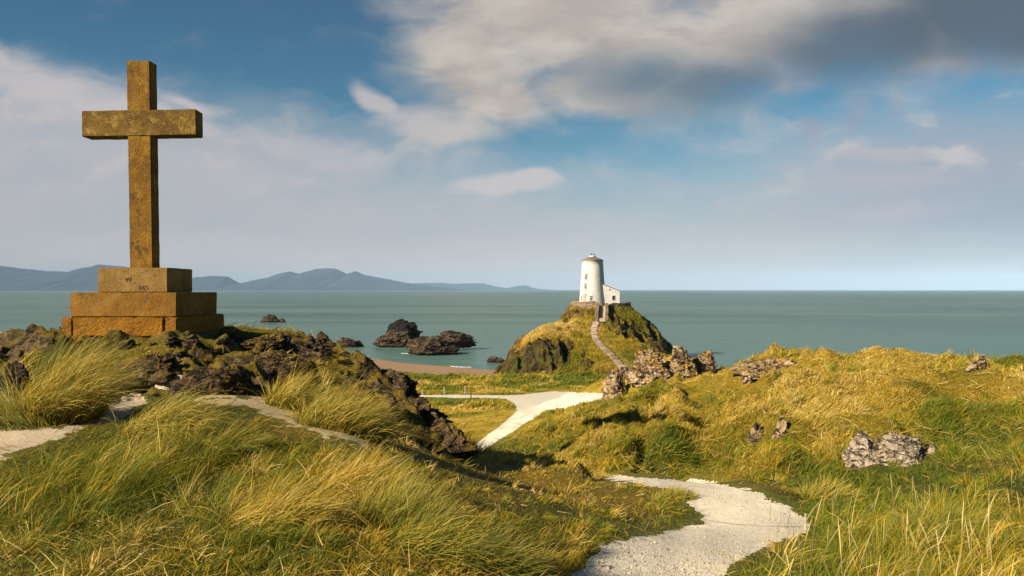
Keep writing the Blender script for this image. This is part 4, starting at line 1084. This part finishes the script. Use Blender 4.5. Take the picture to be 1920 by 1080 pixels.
flush('headland_grass', 'short golden and green turf on the lighthouse headland')

def gravel():
    V0, F0 = ico(1); n = 5000; m = (PATH_SD < -2) & (GY < 13) & VIS; w = np.where(m, dpy, 0).ravel(); k = RNG.choice(w.size, n, p=w / w.sum()); x, y = GX.ravel()[k], GY.ravel()[k]
    x = x + RNG.normal(0, .01, n); y = y + RNG.normal(0, .02, n); r = RNG.uniform(.002, .0065, n) * (1 + (RNG.random(n) < .03) * 1.2); z = glook(GZ, x, y)
    V = V0[None] * r[:, None, None] * RNG.uniform(.6, 1.3, (n, 1, 3)) + np.c_[x, y, z + r * .3][:, None]
    Fq = F0[None] + (np.arange(n) * len(V0))[:, None, None]; c = np.repeat((np.array([.42, .35, .26]) * RNG.uniform(.4, 1.3, n)[:, None]), len(V0), 0)
    m_, g, b = material('pebbles'); g.put(b.inputs['Base Color'], attr(g, 'col')); b.inputs['Roughness'].default_value = .9
    tag(mesh_np('gravel', V.reshape(-1, 3), Fq.reshape(-1, 3), m_, col=c), 'loose pebbles scattered over the near path', kind='stuff')
gravel()


def shells():
    V0, F0 = ico(1); n = 220; x, y = pick(n, 2.2, 8, ((gpx < 1050) & (gpy > 850)).astype(float)); r = RNG.uniform(.003, .008, n)
    V = V0[None] * np.c_[r, r, r * .5][:, None] * RNG.uniform(.6, 1.3, (n, 1, 3)) + np.c_[x, y, glook(GZ, x, y) + RNG.uniform(.02, .09, n)][:, None]
    Fq = F0[None] + (np.arange(n) * len(V0))[:, None, None]; c = np.repeat((np.array([.42, .36, .25]) * RNG.uniform(.5, 1.1, n)[:, None]), len(V0), 0)
    tag(mesh_np('shell_fragments', V.reshape(-1, 3), Fq.reshape(-1, 3), bpy.data.materials['pebbles'], col=c), 'tiny pale flecks of shell and dry flowers in the near turf', kind='stuff')
shells()

# flowering stems with pale seed heads in the right foreground
def seed_stems():
    n = 170; ex = ((gpx > 1440) & (gpy > 900)).astype(float) + .015 * ((gpx > 550) & (gpx < 1100) & (gpy > 830)); x, y = pick(n, 3.2, 11, ex)
    az = wind(x, y, n) + RNG.normal(0, .5, n); L = RNG.uniform(.26, .48, n)
    c = np.tile(np.array([.44, .35, .15]), (n, 1)) * RNG.uniform(.8, 1.15, n)[:, None]
    ALLG.append(blades(np.c_[x, y, glook(GZ, x, y)], az, L, RNG.uniform(.0, .3, n), RNG.uniform(.1, .6, n), np.full(n, .0036), c, 1.1, 6, np.full(n, True)))
    flush('seed_stems', 'pale flowering marram stems with long seed heads')
seed_stems()


def big_tuft(px, py, rad_, n, Lr, label, az0, t0r, bendr, dry, tip=1.35):
    p = hit(px, py); rr = np.sqrt(RNG.random(n)) * rad_; th = RNG.uniform(0, 2 * math.pi, n)
    ox, oy = rr * np.cos(th), rr * np.sin(th) * .7; x, y = p[0] + ox, p[1] + oy
    out = RNG.random(n) ** 1.5 * 1.6
    az = np.arctan2(math.sin(az0) + out * oy / rad_, math.cos(az0) + out * ox / rad_) + RNG.normal(0, .45, n)
    L = RNG.uniform(*Lr, n) * (1.1 - .4 * rr / rad_) * np.where(RNG.random(n) < .35, .6, 1)
    c = palette(np.clip(dry + RNG.normal(0, .12, n), 0, 1), RNG.random(n)) * RNG.uniform(.75, 1.2, n)[:, None]
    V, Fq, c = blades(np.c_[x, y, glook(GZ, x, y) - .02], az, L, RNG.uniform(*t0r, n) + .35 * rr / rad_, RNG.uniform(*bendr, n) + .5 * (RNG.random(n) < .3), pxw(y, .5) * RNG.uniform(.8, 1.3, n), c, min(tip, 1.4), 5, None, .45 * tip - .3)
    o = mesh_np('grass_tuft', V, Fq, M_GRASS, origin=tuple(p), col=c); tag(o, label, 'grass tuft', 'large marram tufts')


big_tuft(100, 788, .46, 3000, (.75, 1.3), 'tallest straw-topped marram tuft, at the left below the cross', .35, (-.1, .35), (.4, 1.5), .42, 1.9)
big_tuft(60, 795, .5, 1300, (.3, .7), 'green lower tuft leaning out left of the tallest tuft', 2.6, (.1, .6), (.4, 1.3), .2)
big_tuft(300, 815, .42, 2000, (.4, .8), 'drooping tuft beside the sandy trail, below the cross front', .15, (.0, .6), (.7, 1.9), .4, 1.7)
big_tuft(545, 765, .34, 1300, (.4, .75), 'slender upright tuft at the rock edge, right of the trail', .5, (-.1, .35), (.4, 1.2), .42, 1.7)
big_tuft(635, 805, .5, 2400, (.45, .8), 'broad round tuft at the head of the ridge slope, shaded beneath', .3, (-.1, .5), (.4, 1.4), .4, 1.6)
big_tuft(660, 925, .34, 1400, (.3, .55), 'straw-tipped tuft in the middle of the near slope', .3, (.0, .5), (.4, 1.3), .7)
big_tuft(500, 980, .3, 1200, (.25, .5), 'swept golden tuft low on the near slope', .45, (.2, .7), (.4, 1.2), .65)
big_tuft(800, 1035, .28, 1100, (.25, .5), 'dark green spreading tuft at the bottom of the near slope', .2, (.1, .8), (.5, 1.5), .25)
big_tuft(415, 850, .3, 1000, (.25, .5), 'low dark tuft under the sandy trail, right of the drooping tuft', .3, (.0, .5), (.5, 1.5), .2, 1.3)
big_tuft(740, 985, .3, 1300, (.3, .5), 'upright green tuft with pale tips on the lower right of the near slope', .6, (-.1, .4), (.3, 1.0), .2, 1.6)
big_tuft(905, 1060, .3, 1200, (.25, .45), 'arching green tuft at the bottom edge just left of the path', .2, (.1, .6), (.5, 1.5), .15, 1.4)
big_tuft(1545, 935, .3, 1100, (.25, .45), 'rounded tuft at the right edge of the near path bend', .4, (.0, .5), (.4, 1.3), .3, 1.7)
big_tuft(1740, 1010, .4, 1700, (.3, .5), 'dark green tuft in the right foreground among pale seed heads', .3, (.0, .5), (.4, 1.2), .1, 1.3)
big_tuft(1830, 800, .5, 1300, (.3, .5), 'deep green tuft in the hollow right of the wide grey outcrop', .3, (.0, .6), (.4, 1.2), .02, 1.0)
big_tuft(1260, 935, .3, 900, (.16, .3), 'small round tuft on the mound inside the near path bend', .3, (.0, .5), (.4, 1.3), .35, 1.3)


# ------------------------------------------------------------------ surf
def surf(name, pts, w, label):
    M = bpy.data.materials.get('foam') or m_plain('foam', (.62, .64, .64), (.75, .76, .75), .8, .8)
    P = np.array([at_px(a, b, EYE * FPX / (b - HY)) for a, b in pts]); s = np.linspace(0, 1, 60); t = np.linspace(0, 1, len(P))
    X, Y = np.interp(s, t, P[:, 0]), np.interp(s, t, P[:, 1]); q = (.15 + vnoise(s * 14, s * 0, None, 5)) * w * np.sin(np.pi * s) ** .5
    V = np.r_[np.c_[X, Y - q / 2, np.full(60, .02)], np.c_[X, Y + q / 2, np.full(60, .02)], np.c_[X, Y, np.full(60, .09)]]
    i = np.arange(59); Fq = np.r_[np.c_[i, i + 1, i + 121, i + 120], np.c_[i + 120, i + 121, i + 61, i + 60]]
    o = mesh_np(name, V, Fq, M); tag(o, label, kind='stuff')
surf('surf', [(676, 671), (700, 674.5), (725, 678)], 1.6, 'thin white surf at the left end of the beach')
surf('surf', [(845, 687), (865, 688.5), (885, 688.8)], 1.5, 'short white surf line at the middle of the beach')
surf('surf', [(752, 662.5), (800, 664.5), (852, 657)], 1.2, 'faint foam at the foot of the long flat sea rock')
surf('surf', [(930, 674), (937, 673), (944, 676)], 4.0, 'white splash between the boulder and the headland')

# ------------------------------------------------------------------ the air
def build_haze():
    bm = bmesh.new(); add_box(bm, (0, 13750 - 400, 275), (64000, 28000, 570)); m = bpy.data.materials.new('sea_air'); m.use_nodes = True
    t = m.node_tree; t.nodes.clear(); g = NT(t); out = g.n('ShaderNodeOutputMaterial'); v = g.n('ShaderNodeVolumePrincipled')
    v.inputs['Color'].default_value = (.45, .7, 1.0, 1); v.inputs['Density'].default_value = 3.9e-5; v.inputs['Anisotropy'].default_value = -.3
    g.put(out.inputs['Volume'], v.outputs[0]); o = bm_obj('haze', bm, m); tag(o, kind='stuff')
build_haze()
